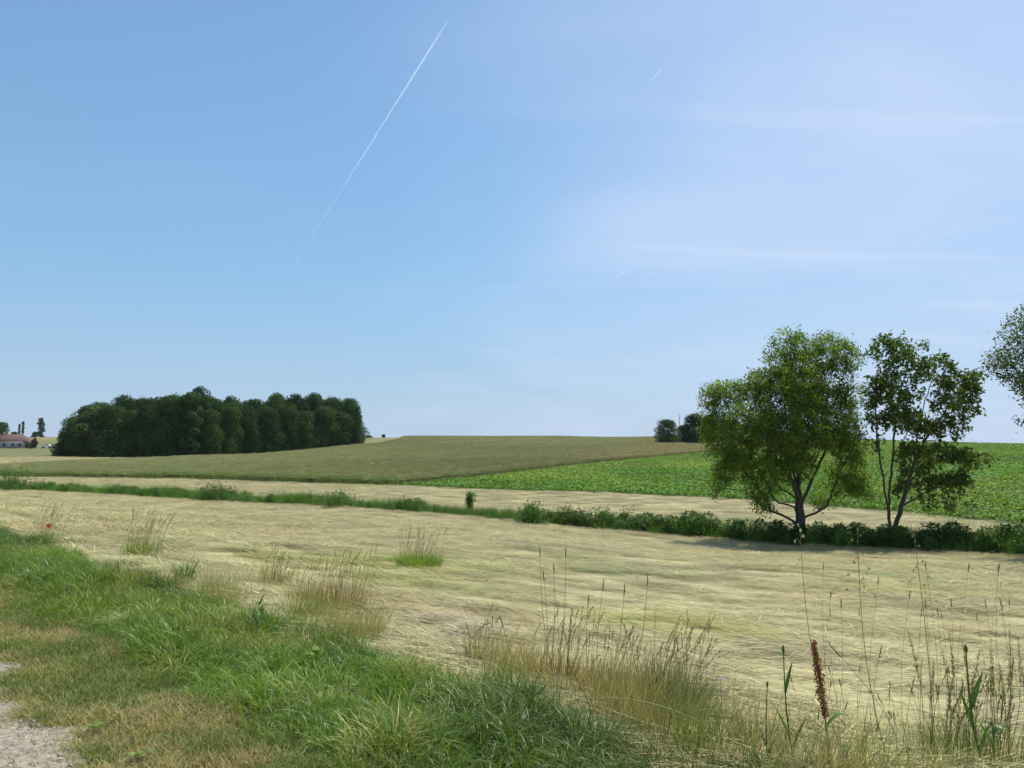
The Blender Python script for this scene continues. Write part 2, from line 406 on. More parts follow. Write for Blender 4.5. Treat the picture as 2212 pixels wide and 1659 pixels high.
# ------------------------------------------------------------------ ground
def axis_coords(lo, hi, fine, n):
    u = np.linspace(math.asinh(lo / fine), math.asinh(hi / fine), n); return np.sinh(u) * fine
gx = axis_coords(-4000, 4000, 6.0, 430); gy = axis_coords(-1500, 5000, 7.0, 470)
GX, GY = np.meshgrid(gx, gy); GZ = height(GX, GY)
V = np.stack([GX, GY, GZ], -1).reshape(-1, 3)
nx_, ny_ = len(gx), len(gy)
ii = (np.arange(ny_ - 1)[:, None] * nx_ + np.arange(nx_ - 1)[None]).ravel()
Q = np.stack([ii, ii + 1, ii + nx_ + 1, ii + nx_], 1)
x, y = V[:, 0], V[:, 1]; s = S_(x, y); r = np.hypot(x, y)
col = np.empty((len(V), 3))
far = fbm(x / 90, y / 60, 40, 3)[:, None]
col[:] = np.array([.24, .225, .095]) * (0.8 + 0.4 * far)
hay = (s > 3.2) & (~poly_in(WHEAT, x, y)) & (r < 160)
hn = fbm(x * .5, y * .5, 50)[:, None]
col[hay] = (np.array([.44, .40, .21]) * (0.8 + .4 * hn))[hay]
wz = poly_in(WHEAT, x, y); col[wz] = np.array([.10, .085, .05])      # bare soil under the wheat
up = poly_in(HAYUP, x, y); col[up] = np.array([.44, .36, .19])
olive = (~up) & (y > 150) & (x < -60) & (y < 380) & (x > -300); col[olive] = np.array([.18, .18, .075])
bt = poly_in(BEET, x, y); col[bt] = np.array([.12, .10, .05])
m = (s > 1.9) & (s < 3.7); col[m] = (np.array([.10, .12, .035]) * (0.7 + .6 * hn))[m]
m = (s > 0.9) & (s <= 1.9); col[m] = (np.array([.25, .20, .10]) * (0.7 + .6 * hn))[m]
m = poly_dist(DITCH, x, y) < 1.3; col[m] = np.array([.06, .08, .025])

gm, nt = new_mat('ground'); L = nt.links
a_ = N(nt, 'ShaderNodeAttribute', attribute_name='vc'); geo = N(nt, 'ShaderNodeNewGeometry')
n1 = N(nt, 'ShaderNodeTexNoise'); n1.inputs['Scale'].default_value = 9; n1.inputs['Detail'].default_value = 8; n1.inputs['Roughness'].default_value = .7
L.new(geo.outputs['Position'], n1.inputs['Vector'])
mpn = N(nt, 'ShaderNodeMapping'); mpn.inputs['Rotation'].default_value = (0, 0, -0.55); mpn.inputs['Scale'].default_value = (.35, 2.2, 1)
L.new(geo.outputs['Position'], mpn.inputs[0])
n2 = N(nt, 'ShaderNodeTexNoise'); n2.inputs['Scale'].default_value = 2.2; n2.inputs['Detail'].default_value = 7; n2.inputs['Roughness'].default_value = .65
L.new(mpn.outputs[0], n2.inputs['Vector'])
ad = N(nt, 'ShaderNodeMath', operation='ADD'); L.new(n1.outputs[0], ad.inputs[0]); L.new(n2.outputs[0], ad.inputs[1])
mr = N(nt, 'ShaderNodeMapRange'); mr.inputs['From Min'].default_value = .7; mr.inputs['From Max'].default_value = 1.3
mr.inputs['To Min'].default_value = .62; mr.inputs['To Max'].default_value = 1.3; L.new(ad.outputs[0], mr.inputs[0])
mx = N(nt, 'ShaderNodeMix', data_type='RGBA', blend_type='MULTIPLY'); mx.inputs[0].default_value = 1
L.new(a_.outputs['Color'], mx.inputs[6]); L.new(mr.outputs[0], mx.inputs[7])
b = N(nt, 'ShaderNodeBsdfPrincipled'); b.inputs['Roughness'].default_value = .9; b.inputs['Specular IOR Level'].default_value = .1
L.new(mx.outputs[2], b.inputs['Base Color'])
bp = N(nt, 'ShaderNodeBump'); bp.inputs['Strength'].default_value = .5; bp.inputs['Distance'].default_value = .06
L.new(ad.outputs[0], bp.inputs['Height']); L.new(bp.outputs[0], b.inputs['Normal'])
o_ = N(nt, 'ShaderNodeOutputMaterial'); L.new(b.outputs[0], o_.inputs[0])
ground = obj('ground', mk_mesh('ground', V, [Q], gm, {'vc': col}, True)); tag(ground, kind='structure')

# gravel lane beside the verge: stone-strewn sheet with a ragged edge
def road_edge(t): return 1.38 + (fbm(t * 1.5, 0 * t, 60, 5) - .5) * 1.1
tt = np.linspace(-45, 25, 900); ss = np.linspace(0, 1, 36) ** 0.8
ed = road_edge(tt)
SS = -2.8 + (ed[:, None] + 2.8) * ss[None]; TT = np.repeat(tt[:, None], 36, 1)
X = NX * SS + .704 * TT; Y = NY * SS - .71 * TT
Z = height(X, Y) + 0.012 - 0.010 * sstep(.94, 1, ss)[None] + (fbm(X * 9, Y * 9, 33, 3) - .5) * .012
ii = (np.arange(899)[:, None] * 36 + np.arange(35)[None]).ravel()
roadm = noise_mat('gravel', (.22, .18, .13), (.43, .37, .28), 26, .95, .8, 10, coord='Object')
road = obj('road', mk_mesh('road', np.stack([X, Y, Z], -1), [np.stack([ii, ii + 1, ii + 37, ii + 36], 1)], roadm, None, True)); tag(road, kind='structure')

# ------------------------------------------------------------------ materials for plants
M = {}
M['verge'] = plant_mat('verge_grass', (.055, .12, .013), (.195, .285, .036), .42, .32, True, .4)
M['mown'] = plant_mat('mown_verge', (.24, .225, .085), (.52, .43, .20), .7, .25, True, .2)
M['straw'] = plant_mat('hay', (.19, .165, .06), (.90, .835, .47), .6, 0, True, .25)
M['dry'] = plant_mat('dry_grass', (.25, .19, .075), (.56, .46, .23), .6, .3, True, .25)
M['wheat'] = plant_mat('wheat', (.38, .36, .155), (.56, .485, .23), .7, 0, True, .15)
M['beet'] = plant_mat('beet_leaf', (.09, .20, .022), (.20, .36, .05), .5, .3, True, .28)
M['nettle'] = plant_mat('ditch_leaf', (.045, .105, .02), (.12, .22, .04), .5, .3, True, .3)
M['boxelder'] = plant_mat('boxelder_leaf', (.06, .115, .017), (.24, .325, .05), .5, .48, False, .2, tcol=(1.4, 1.5, .6))
M['darkleaf'] = plant_mat('dark_leaf', (.055, .10, .018), (.175, .235, .045), .5, .35, False, .2)
M['oak'] = plant_mat('oak_leaf', (.020, .055, .014), (.095, .165, .035), .6, .25, False, .08)
M['oak_mid'] = plant_mat('oak_mid_leaf', (.030, .070, .015), (.125, .195, .04), .6, .28, False, .08)
M['oak_pale'] = plant_mat('pale_leaf', (.06, .10, .025), (.15, .20, .05), .5, .3, False, .25)
M['poplar'] = plant_mat('poplar_leaf', (.045, .085, .05), (.12, .17, .085), .5, .25, False, .25)
M['copper'] = plant_mat('copper_leaf', (.05, .025, .028), (.10, .045, .045), .5, .2, False, .25)
M['bark'] = noise_mat('bark', (.045, .037, .028), (.12, .10, .08), 9, .9, .8, 8, (3, 3, .6))
M['greenstem'] = plant_mat('green_stem', (.11, .16, .045), (.32, .36, .14), .5, .15)
M['tangrass'] = plant_mat('tan_stem', (.20, .16, .06), (.44, .36, .165), .6, .2)
M['tussock'] = plant_mat('tussock_blade', (.17, .19, .045), (.36, .33, .11), .5, .3)
M['tussock_green'] = plant_mat('tussock_green', (.13, .22, .03), (.32, .40, .08), .5, .35)
M['rust'] = plant_mat('rust_seed', (.24, .075, .03), (.55, .23, .10), .7, .1)
M['tussock_gold'] = plant_mat('tussock_gold', (.20, .135, .045), (.46, .335, .13), .6, .3)
M['wiry'] = plant_mat('wiry_blade', (.07, .10, .025), (.19, .21, .07), .5, .25)
M['reed'] = plant_mat('reed_leaf', (.06, .15, .03), (.12, .24, .05), .4, .3)
M['weed'] = plant_mat('weed_leaf', (.06, .15, .03), (.16, .28, .07), .45, .3)
M['oat'] = plant_mat('oat_spikelet', (.55, .50, .36), (.80, .76, .62), .6, .3, tcol=(1, 1, 1))
M['poppy'] = plant_mat('poppy_petal', (.55, .03, .012), (.75, .08, .03), .5, .4, tcol=(1.2, .6, .5))
M['chicory'] = plant_mat('chicory_petal', (.30, .32, .62), (.42, .42, .75), .5, .3, tcol=(1, 1, 1))

# ------------------------------------------------------------------ mown hay on the fields
def straw_proto(n, size, lo, hi, w, zmax):
    g = Geo(); bx, by = rng.uniform(-size, size, n), rng.uniform(-size * .7, size * .7, n)
    az = rng.normal(0, .42, n) + np.where(rng.random(n) < .5, 0, math.pi)
    Ln = rng.uniform(lo, hi, n)
    blades(g, np.stack([bx, by, rng.uniform(.0, zmax, n)], 1), Ln, rng.uniform(.6, 1.3, n) * w, az, rng.normal(1.52, .075, n), rng.normal(.05, .16, n), 3,
           rng.normal(0, .5, n), prof=lambda t: 1.0 if t < .8 else .6)
    return g.mesh('hay_patch', M['straw'])
sp = [straw_proto(110, .36, .17, .48, .0062, .08) for _ in range(6)]
def hay_patches(x, y, scale, seed):
    n = len(x); az = rng.normal(-.25, .35, n) + .3 * (fbm(x * .35, y * .35, seed) - .5) * 2
    rot = tilt_rot(x, y, az); P = np.stack([x, y, height(x, y) - .01], 1)
    a = fbm(x * .16 + 3, y * .3, 70, 4)[:, None]; b2 = fbm(x * .8, y * .8, 71, 3)[:, None]
    tn = np.array([.98, .95, .88]) * (1 - .16 * sstep(.45, .62, b2)) 
    tn = tn * (1 - .1 * sstep(.5, .65, a))
    grn = sstep(.60, .74, fbm(x * .6 + 9, y * .8, 75, 3))[:, None] * .5
    tn = tn * (1 - grn) + grn * np.array([.62, .74, .42])
    brn = sstep(.62, .72, fbm(x * .9, y * .9 + 40, 76, 3))[:, None] * .55
    tn = tn * (1 - brn) + brn * np.array([.72, .58, .46])
    for (cx, cy, rad, c) in HAY_SPOTS:
        q = np.exp(-(((x - cx) / rad[0]) ** 2 + ((y - cy) / rad[1]) ** 2))[:, None] * (.5 + .8 * b2)
        q = np.clip(q, 0, 1); tn = tn * (1 - q) + q * np.array(c)
    tn = tn * (1 + rng.normal(0, .13, (n, 1)))
    return P, rot, scale * rng.uniform(.75, 1.25, n), tn
HAY_SPOTS = []
for (a, b_, rx, ry, c) in [(905, 1222, 1.5, 1.2, (.52, .72, .20)), (700, 1215, 1.6, .9, (.66, .74, .30)), (800, 1255, 1.2, .7, (.62, .72, .28)), (1390, 1345, .9, .8, (.66, .78, .24)),
                           (1900, 1245, 2.5, .8, (.55, .70, .40)), (1540, 1365, .8, .4, (.75, .70, .30)), (1340, 1240, 1.4, .6, (.55, .72, .42)), (1960, 1280, 1.8, .6, (.66, .66, .3)),
                           (1040, 1345, .6, .5, (.62, .5, .4)), (980, 1370, .8, .35, (.66, .55, .45)), (2040, 1620, .5, .4, (.62, .72, .3))]:
    p = pixd(a, b_); HAY_SPOTS.append((p[0], p[1], (rx, ry), c))
XS, YS, SC = [], [], []
for (rmin, rmax, dens, sc_) in [(0, 13, 11, .85), (13, 28, 6.5, 1.15), (28, 120, 3.6, 1.5)]:
    A = rmax * 2 * rmax; n = int(A * dens)
    x, y = rand_in(-rmax, rmax, 0, rmax, n); rr = np.hypot(x, y); s = S_(x, y)
    k = (rr >= rmin) & (rr < rmax) & in_view(x, y) & (s > 3.55 + (fbm(x, y, 81) - .5) * 1.0) & ~poly_in(WHEAT, x, y) & ~poly_in(BEET, x, y)
    k &= poly_dist(DITCH, x, y) > .9
    XS.append(x[k]); YS.append(y[k]); SC.append(np.full(k.sum(), sc_))
x = np.concatenate(XS); y = np.concatenate(YS)
P, rot, scl, tn = hay_patches(x, y, np.concatenate(SC), 90)
hayo = scatter('mown_hay', P, rot, scl, tn, sp, rng.integers(0, 6, len(x)), 'pale mown hay lying flat across the near field', 'hay')
n = 9000; x, y = rand_in(-200, -60, 125, 190, n); k = poly_in(HAYUP, x, y); x, y = x[k], y[k]
P, rot, scl, tn = hay_patches(x, y, 2.4, 91)
scatter('mown_hay', P, rot, scl, tn, sp, rng.integers(0, 6, len(x)), 'narrow strip of mown hay in front of the dense wood', 'hay')

# ------------------------------------------------------------------ verge grass
def grass_proto(n, rad, h0, h1_, w, lean, curve, mat, seg=3, name='grass_tuft', colf=None):
    g = Geo(); a = rng.uniform(0, 2 * math.pi, n); rr = rad * np.sqrt(rng.random(n))
    H = rng.uniform(h0, h1_, n)
    blades(g, np.stack([rr * np.cos(a), rr * np.sin(a), np.full(n, -.01)], 1), H, w * rng.uniform(.7, 1.3, n), a + rng.normal(0, .9, n),
           np.abs(rng.normal(lean, .2, n)), np.abs(rng.normal(curve, .35, n)), seg, rng.normal(0, .5, n), None if colf is None else colf(n))
    return g.mesh(name, mat)
gp = [grass_proto(26, .11, .07, .30, .0065, .35, 1.5, M['verge'], 4) for _ in range(5)] + [grass_proto(18, .08, .15, .42, .009, .25, 1.7, M['verge'], 5) for _ in range(2)]
n = 52000; t, s = rng.uniform(-34, 8, n), rng.uniform(1.6, 4.3, n)
x = NX * s + .704 * t; y = NY * s - .71 * t
lo = 2.12 + (fbm(x * .9, y * .9, 100) - .5) * .9; hi = 3.58 + (fbm(x * 1.2, y * 1.2, 101) - .5) * .9
k = (s > lo) & (s < hi) & in_view(x, y, .9) & (np.hypot(x, y) > 1.2); x, y, s = x[k], y[k], s[k]
far_keep = rng.random(len(x)) < np.clip(9 / np.hypot(x, y), .45, 1); x, y, s = x[far_keep], y[far_keep], s[far_keep]; n = len(x)
q = fbm(x * .8, y * .8, 105, 4)[:, None]; q2 = fbm(x * .5 + 7, y * .5, 106, 3)[:, None]
tn = tints(n, (1, 1, 1), .12, .05) * (1 + (q - .5) * 1.3)
yl = sstep(.52, .68, q2) * .6; tn = tn * (1 - yl) + yl * tn * np.array([1.35, 1.08, .9])
bl = sstep(.55, .7, fbm(x * .9 + 30, y * .9, 107, 3))[:, None] * .7; tn = tn * (1 - bl) + bl * tn * np.array([.92, .95, 1.25])
dr = (sstep(.63, .73, fbm(x * 1.6 + 60, y * 1.6, 108, 3))[:, None] * (rng.random((n, 1)) < .7)); tn = tn * (1 - dr) + dr * np.array([2.5, 1.6, 3.0])
scl = (.28 + .8 * fbm(x * 1.1, y * 1.1, 110)) * rng.uniform(.7, 1.3, n) * (1 - .45 * (1 - sstep(0, .35, s - 2.1)))
scatter('verge_grass', np.stack([x, y, height(x, y)], 1), np.stack([rng.normal(0, .3, n), rng.normal(0, .3, n), rng.uniform(0, 6.28, n)], 1), scl, tn, gp,
        rng.integers(0, 7, n), 'lush green grass on the roadside verge')

mp_ = [grass_proto(22, .07, .02, .075, .0055, .6, .8, M['mown'], 2) for _ in range(5)]
n = 60000; t, s = rng.uniform(-30, 6, n), rng.uniform(.9, 2.9, n)
x = NX * s + .704 * t; y = NY * s - .71 * t
k = (s > road_edge(t) - .02 - .5 * (rng.random(n) < .12) * rng.random(n) ** 2) & (s < 2.5 + (fbm(x, y, 121) - .5) * .8) & in_view(x, y, .95) & (np.hypot(x, y) > 1)
x, y, s, t = x[k], y[k], s[k], t[k]; n = len(x)
g1 = fbm(x * 1.1, y * 1.1, 122, 4); g2 = fbm(x * 3.2, y * 3.2, 123, 3)
gr = np.clip(sstep(.33, .53, g1 + .6 * (g2 - .5) + .10 * (s - 1.75)) * (.5 + .5 * rng.random(n)), 0, 1)[:, None]
tn = tints(n, (1, 1, 1), .14, .05); tn = tn * (1 - gr) + gr * tn * np.array([.33, .62, .26])
rd = sstep(.58, .7, fbm(x * 2 + 9, y * 2, 124, 3))[:, None] * .5; tn = tn * (1 - rd) + rd * tn * np.array([.95, .78, .7])
scatter('mown_verge', np.stack([x, y, height(x, y)], 1), np.stack([0 * x, 0 * x, rng.uniform(0, 6.28, n)], 1), rng.uniform(.6, 1.35, n), tn, mp_, rng.integers(0, 5, n),
        'short mown half-dry grass strip beside the gravel lane')

# stones on the gravel lane
def stone():
    g = Geo(); a = np.arange(6) * math.pi / 3 + rng.normal(0, .2, 6); rr = rng.uniform(.7, 1.1, (2, 6))
    Vv = np.concatenate([np.stack([rr[0] * np.cos(a), rr[0] * np.sin(a), 0 * a - .2], 1), np.stack([.6 * rr[1] * np.cos(a), .6 * rr[1] * np.sin(a), 0 * a + .55], 1), [[0, 0, .7]]])
    j = np.arange(6); g.add(Vv, np.stack([j, (j + 1) % 6, 6 + (j + 1) % 6, 6 + j], 1), np.stack([6 + j, 6 + (j + 1) % 6, np.full(6, 12)], 1))
    return g.mesh('pebble', M['pebble'])
M['pebble'] = plant_mat('pebble', (.30, .26, .20), (.46, .41, .33), .9, 0, True)
n = 16000; t, s = rng.uniform(-16, 4, n), rng.uniform(-.8, 1.3, n); k = s < road_edge(t) - .02
x = NX * s + .704 * t; y = NY * s - .71 * t; k &= in_view(x, y, .95); x, y = x[k], y[k]; n = len(x)
scatter('road_gravel', np.stack([x, y, height(x, y) + .012], 1), rng.uniform(0, 6, (n, 3)) * np.array([.05, .05, 1]), rng.gamma(2, .0022, n) + .002, tints(n, (1, 1, 1), .2, .03), [stone() for _ in range(3)],
        rng.integers(0, 3, n), 'loose pale gravel on the lane', 'gravel')

# dry standing grass where the verge meets the hay
dp = [grass_proto(24, .12, .16, .5, .0035, .18, .6, M['dry'], 4) for _ in range(4)]
n = 16000; t, s = rng.uniform(-13, 8, n), rng.uniform(3.1, 4.9, n); x = NX * s + .704 * t; y = NY * s - .71 * t
cen = 3.85 + (fbm(t * .6, 0 * t, 130) - .5) * .7
dens = np.exp(-((s - cen) / .34) ** 2) * sstep(.45, .62, fbm(x * 2.0, y * 2.0, 131)) * sstep(-11, -7, t) * (1 - .6 * sstep(1.0, 3.0, t))
k = (rng.random(n) < dens * .36) & in_view(x, y, .9); x, y = x[k], y[k]; n = len(x)
tn = tints(n, (1, 1, 1), .15, .05); q = sstep(.45, .65, fbm(x * 2, y * 2, 133))[:, None]; tn = tn * (1 - q) + q * tn * np.array([.55, .8, .5])
scatter('dry_grass', np.stack([x, y, height(x, y)], 1), np.stack([rng.normal(0, .1, n), rng.normal(.1, .12, n), rng.uniform(-.5, .5, n)], 1), rng.uniform(.5, 1.15, n), tn, dp, rng.integers(0, 4, n),
        'dry tan grass standing along the edge of the hay field')

# ------------------------------------------------------------------ wheat
DB = np.array([.466, .885]); NB = np.array([.885, -.466])
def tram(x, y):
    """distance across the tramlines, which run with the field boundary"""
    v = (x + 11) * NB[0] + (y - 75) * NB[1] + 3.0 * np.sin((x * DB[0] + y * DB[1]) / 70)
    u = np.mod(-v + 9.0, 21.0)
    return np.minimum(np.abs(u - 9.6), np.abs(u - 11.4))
xs = np.linspace(-165, 215, 860); ys = axis_coords(66, 620, 120, 330)
WX, WY = np.meshgrid(xs, ys); ins = poly_in(WHEAT, WX, WY)
cell = ins[:-1, :-1] & ins[1:, :-1] & ins[:-1, 1:] & ins[1:, 1:]
WZ = base_h(WX, WY) + .50 + (fbm(WX * .5, WY * .5, 140) - .5) * .12 - .12 * (tram(WX, WY) < .6)
nx_ = len(xs); jj, kk = np.nonzero(cell); i0 = jj * nx_ + kk
Q = np.stack([i0, i0 + 1, i0 + nx_ + 1, i0 + nx_], 1); used = np.unique(Q); rem = np.full(WX.size, -1); rem[used] = np.arange(len(used))
V = np.stack([WX, WY, WZ], -1).reshape(-1, 3)[used]
def wheat_tint(x, y):
    a = fbm(x / 40, y / 60, 150, 3)[:, None]; g = sstep(-60, 40, x - .25 * (y - 90) - 20)[:, None]
    c = np.array([.84, .93, .85]) * (1 - g) + np.array([1.12, 1.0, .95]) * g
    lowl = (1 - sstep(95, 150, y))[:, None] * .25
    hi = sstep(270, 330, y)[:, None]; c = c * (1 - .5 * hi) + .5 * hi * np.array([.86, .98, .8])
    c = c * (.86 + .3 * a) * (1 - lowl) + lowl * np.array([.70, .86, .62])
    eg = (np.exp(-(poly_dist(CROP_EDGE, x, y) / 1.6) ** 2) * .8)[:, None]
    return c * (1 - eg) + eg * np.array([.55, .82, .45])
wm = noise_mat('wheat_canopy', (.165, .16, .066), (.21, .19, .083), 1.1, .9, .8, 8)
nt = wm.node_tree; bs = [q for q in nt.nodes if q.type == 'BSDF_PRINCIPLED'][0]; lk = bs.inputs['Base Color'].links[0].from_socket
wa = N(nt, 'ShaderNodeAttribute', attribute_name='vc'); wmx = N(nt, 'ShaderNodeMix', data_type='RGBA', blend_type='MULTIPLY'); wmx.inputs[0].default_value = 1
nt.links.new(lk, wmx.inputs[6]); nt.links.new(wa.outputs['Color'], wmx.inputs[7]); nt.links.new(wmx.outputs[2], bs.inputs['Base Color'])
wf = obj('wheat_field', mk_mesh('wheat_field', V, [rem[Q]], wm, {'vc': wheat_tint(V[:, 0], V[:, 1]) * np.where(tram(V[:, 0], V[:, 1]) < .6, .42, 1.0)[:, None]}, True)); tag(wf, 'canopy of the ripening wheat on the rising slope', 'wheat', kind='stuff')  # tramlines darkened in the tint for wheel-track soil and the shade between stalks
def wheat_proto():
    g = Geo(); n = 46; a = rng.uniform(0, 6.28, n); b = np.stack([rng.uniform(-.45, .45, n), rng.uniform(-.45, .45, n), 0 * a], 1)
    H = rng.normal(.70, .05, n); tip = blades(g, b, H, np.full(n, .014), a, np.abs(rng.normal(.05, .05, n)), np.abs(rng.normal(.2, .1, n)), 2, None, rng.random(n), prof=lambda t: 1.0)
    m = n; leaves(g, tip - np.array([0, 0, .06]), np.stack([np.cos(a) * .5, np.sin(a) * .5, 0 * a + .8], 1), rng.normal(0, 1, (m, 3)), np.full(m, .13), np.full(m, .03), .5 + .5 * rng.random(m))
    return g.mesh('wheat_patch', M['wheat'])
wp = [wheat_proto() for _ in range(4)]
XS, YS, SC = [], [], []
for (y0, y1, dens, sc_) in [(70, 130, 2.6, 1.0), (130, 230, 1.3, 1.35), (230, 420, .7, 1.7)]:
    w = .8 * y1; n = int((y1 - y0) * 2 * w * dens); x, y = rand_in(-w, w, y0, y1, n)
    k = poly_in(WHEAT, x, y) & in_view(x, y, .75) & (tram(x, y) > .30 + .30 * sc_); XS.append(x[k]); YS.append(y[k]); SC.append(np.full(k.sum(), sc_))
# dense front rows along the lower edge and along the beet boundary
for line in (CROP_EDGE, BOUND[:5]):
    for a, b2 in zip(line[:-1], line[1:]):
        a, b2 = np.array(a), np.array(b2); ln = np.linalg.norm(b2 - a); n = int(ln * 7); tq = rng.random(n); pp = a + tq[:, None] * (b2 - a) + rng.normal(0, .5, (n, 2))
        k = poly_in(WHEAT, pp[:, 0], pp[:, 1]); XS.append(pp[k, 0]); YS.append(pp[k, 1]); SC.append(np.full(k.sum(), 1.0))
x = np.concatenate(XS); y = np.concatenate(YS); sc_ = np.concatenate(SC); n = len(x)
scl = np.stack([sc_, sc_, rng.uniform(.9, 1.1, n)], 1)
scatter('wheat', np.stack([x, y, base_h(x, y)], 1), np.stack([0 * x, 0 * x, rng.uniform(0, 6.28, n)], 1), scl, wheat_tint(x, y) * (1 + rng.normal(0, .12, (n, 1))), wp, rng.integers(0, 4, n),
        'ripening olive wheat covering the rising slope', 'wheat')

# ------------------------------------------------------------------ beet
def beet_proto():
    g = Geo(); n = 11; a = np.arange(n) * 2.4 + rng.normal(0, .2, n); el = rng.uniform(.35, 1.15, n); Ls = rng.uniform(.18, .30, n)
    ax = np.stack([np.cos(a) * np.cos(el), np.sin(a) * np.cos(el), np.sin(el)], 1); st = ax * .09
    up = np.stack([-np.cos(a) * np.sin(el), -np.sin(a) * np.sin(el), np.cos(el)], 1)
    W = Ls * .62; sd = np.cross(ax, up); c = rng.random(n)
    for i in range(n):
        p0 = st[i]; p1 = p0 + ax[i] * Ls[i] * .5 + up[i] * .02; p2 = p0 + ax[i] * Ls[i] * .95 - up[i] * .05 - np.array([0, 0, .03])
        Vv = [p0, p1 - sd[i] * W[i] * .5 + up[i] * .03, p1, p1 + sd[i] * W[i] * .5 + up[i] * .03, p2]
        g.add(Vv, None, [[0, 1, 2], [0, 2, 3], [1, 4, 2], [2, 4, 3]]); g.c[-1] = np.full((5, 3), c[i])
    return g.mesh('beet_plant', M['beet'])
bpz = [beet_proto() for _ in range(5)]
rows = np.arange(0, 170, .5); along = np.arange(-40, 260, .30)
RW, AL = np.meshgrid(rows, along); RW = RW.ravel() + rng.normal(0, .03, RW.size); AL = AL.ravel() + rng.uniform(-.1, .1, AL.size)
x = -11 + NB[0] * RW + DB[0] * AL; y = 75 + NB[1] * RW + DB[1] * AL
k = poly_in(BEET, x, y) & in_view(x, y, .74) & (y > 36) & (y < 290) & (poly_dist(BEET_EDGE, x, y) > .5) & (rng.random(len(x)) < np.clip(150 / np.maximum(y, 1), .45, 1))
k &= rng.random(len(x)) < (.75 + .25 * sstep(.35, .5, fbm(x * .3, y * .3, 160)))
x, y = x[k], y[k]; n = len(x)
q = fbm(x / 9, y / 14, 161, 4)[:, None]; yw = sstep(.5, .68, fbm(x / 22 + 4, y / 30, 162, 3))[:, None] * .6
yw = np.clip(yw + .5 * np.exp(-((y - 165) / 45.) ** 2)[:, None] * (.6 + .6 * q), 0, .8)
tn = tints(n, (1, 1, 1), .14, .05) * (.78 + .45 * q); tn = tn * (1 - yw) + yw * tn * np.array([1.75, 1.22, 1.4])
scatter('beet_crop', np.stack([x, y, base_h(x, y)], 1), np.stack([rng.normal(0, .1, n), rng.normal(0, .1, n), rng.uniform(0, 6.28, n)], 1), rng.uniform(.8, 1.35, n), tn, bpz, rng.integers(0, 5, n),
        'bright green broad-leaved beet crop growing in rows', 'beet crop')
# rough green grass along the beet field's lower edge
lg = [grass_proto(30, .25, .15, .5, .012, .3, .8, M['nettle'], 3) for _ in range(4)]
n = 9000; XS, YS = [], []
for a, b2 in zip(BEET_EDGE[:-1], BEET_EDGE[1:]):
    a, b2 = np.array(a), np.array(b2); ln = np.linalg.norm(b2 - a); wd = .8 if a[0] < 20 else 2.2; n = int(ln * 14 * wd); pp = a + rng.random((n, 1)) * (b2 - a) + rng.normal(0, wd * .5, (n, 2)) + np.array([.3, .5])
    XS.append(pp[:, 0]); YS.append(pp[:, 1])
x = np.concatenate(XS); y = np.concatenate(YS); k = y > 30; x, y = x[k], y[k]; n = len(x)
scatter('margin_grass', np.stack([x, y, base_h(x, y)], 1), np.stack([0 * x, 0 * x, rng.uniform(0, 6.28, n)], 1), rng.uniform(.4, .9, n), tints(n, (1.5, 1.45, 1.3), .15), lg, rng.integers(0, 4, n),
        'green grass margin below the beet crop')

# ------------------------------------------------------------------ ditch undergrowth
def bush_proto(n, w, hgt, L0, mat, name='bramble_clump', dome=1.0, tilt=.6):
    g = Geo(); a = rng.uniform(0, 6.28, n); z = rng.random(n) ** .75 * hgt
    rr = w * np.sqrt(np.clip(1 - (z / hgt) ** 2 * dome, .03, 1)) * (rng.random(n) ** .4)
    lump = 1 + .35 * np.sin(a * 3 + z * 5) ; c = np.stack([rr * np.cos(a) * lump, rr * np.sin(a) * lump, z], 1)
    ax = np.stack([np.cos(a) + rng.normal(0, .5, n), np.sin(a) + rng.normal(0, .5, n), rng.normal(.1, .5, n)], 1)
    nr = np.stack([rng.normal(0, tilt, n), rng.normal(0, tilt, n), np.ones(n)], 1)
    Ls = L0 * rng.uniform(.6, 1.4, n); leaves(g, c, ax, nr, Ls, Ls * rng.uniform(.4, .65, n))
    for i in range(7):
        aa = rng.uniform(0, 6.28); q = rng.uniform(.2, .8) * w
        tube(g, [[0, 0, 0], [q * .5 * math.cos(aa), q * .5 * math.sin(aa), hgt * .5], [q * math.cos(aa), q * math.sin(aa), hgt * .85]], [.012, .009, .004], 4, (.2, .2, .2))
    return g.mesh(name, mat)
brp = [bush_proto(420, .55, 1.0, .12, M['nettle']) for _ in range(4)]
nep = [grass_proto(60, .28, .35, .95, .012, .15, .6, M['nettle'], 4) for _ in range(4)]
dl = np.array(DITCH, float); XS, YS, SC, PI_ = [], [], [], []
for a, b2 in zip(dl[:-1], dl[1:]):
    if b2[0] > 60 or a[0] < -141: continue
    ln = np.linalg.norm(b2 - a); nn = np.array([-(b2 - a)[1], (b2 - a)[0]]) / ln
    n = int(ln * 30); tq = rng.random(n); w = rng.normal(0, .55, n); pp = a + tq[:, None] * (b2 - a) + w[:, None] * nn
    hx = pp[:, 0]
    big = sstep(2, 9, hx + rng.normal(0, 1.5, n)); patch = sstep(.45, .65, fbm(hx / 3.2, pp[:, 1] / 3.2, 170, 3))
    pb = np.clip(.75 * big + .35 * patch * (1 - big), 0, 1)
    isb = rng.random(n) < pb * .36 + .03
    keep = rng.random(n) < np.where(isb, .75, .8)
    sc_ = np.where(isb, .5 + .42 * big + .25 * patch, .85 + .2 * big + .4 * patch) * rng.uniform(.7, 1.2, n) * (1 - .3 * np.clip(np.abs(w) - .5, 0, 1))
    XS.append(pp[keep, 0]); YS.append(pp[keep, 1]); SC.append(sc_[keep]); PI_.append(np.where(isb, rng.integers(0, 4, n), 4 + rng.integers(0, 4, n))[keep])
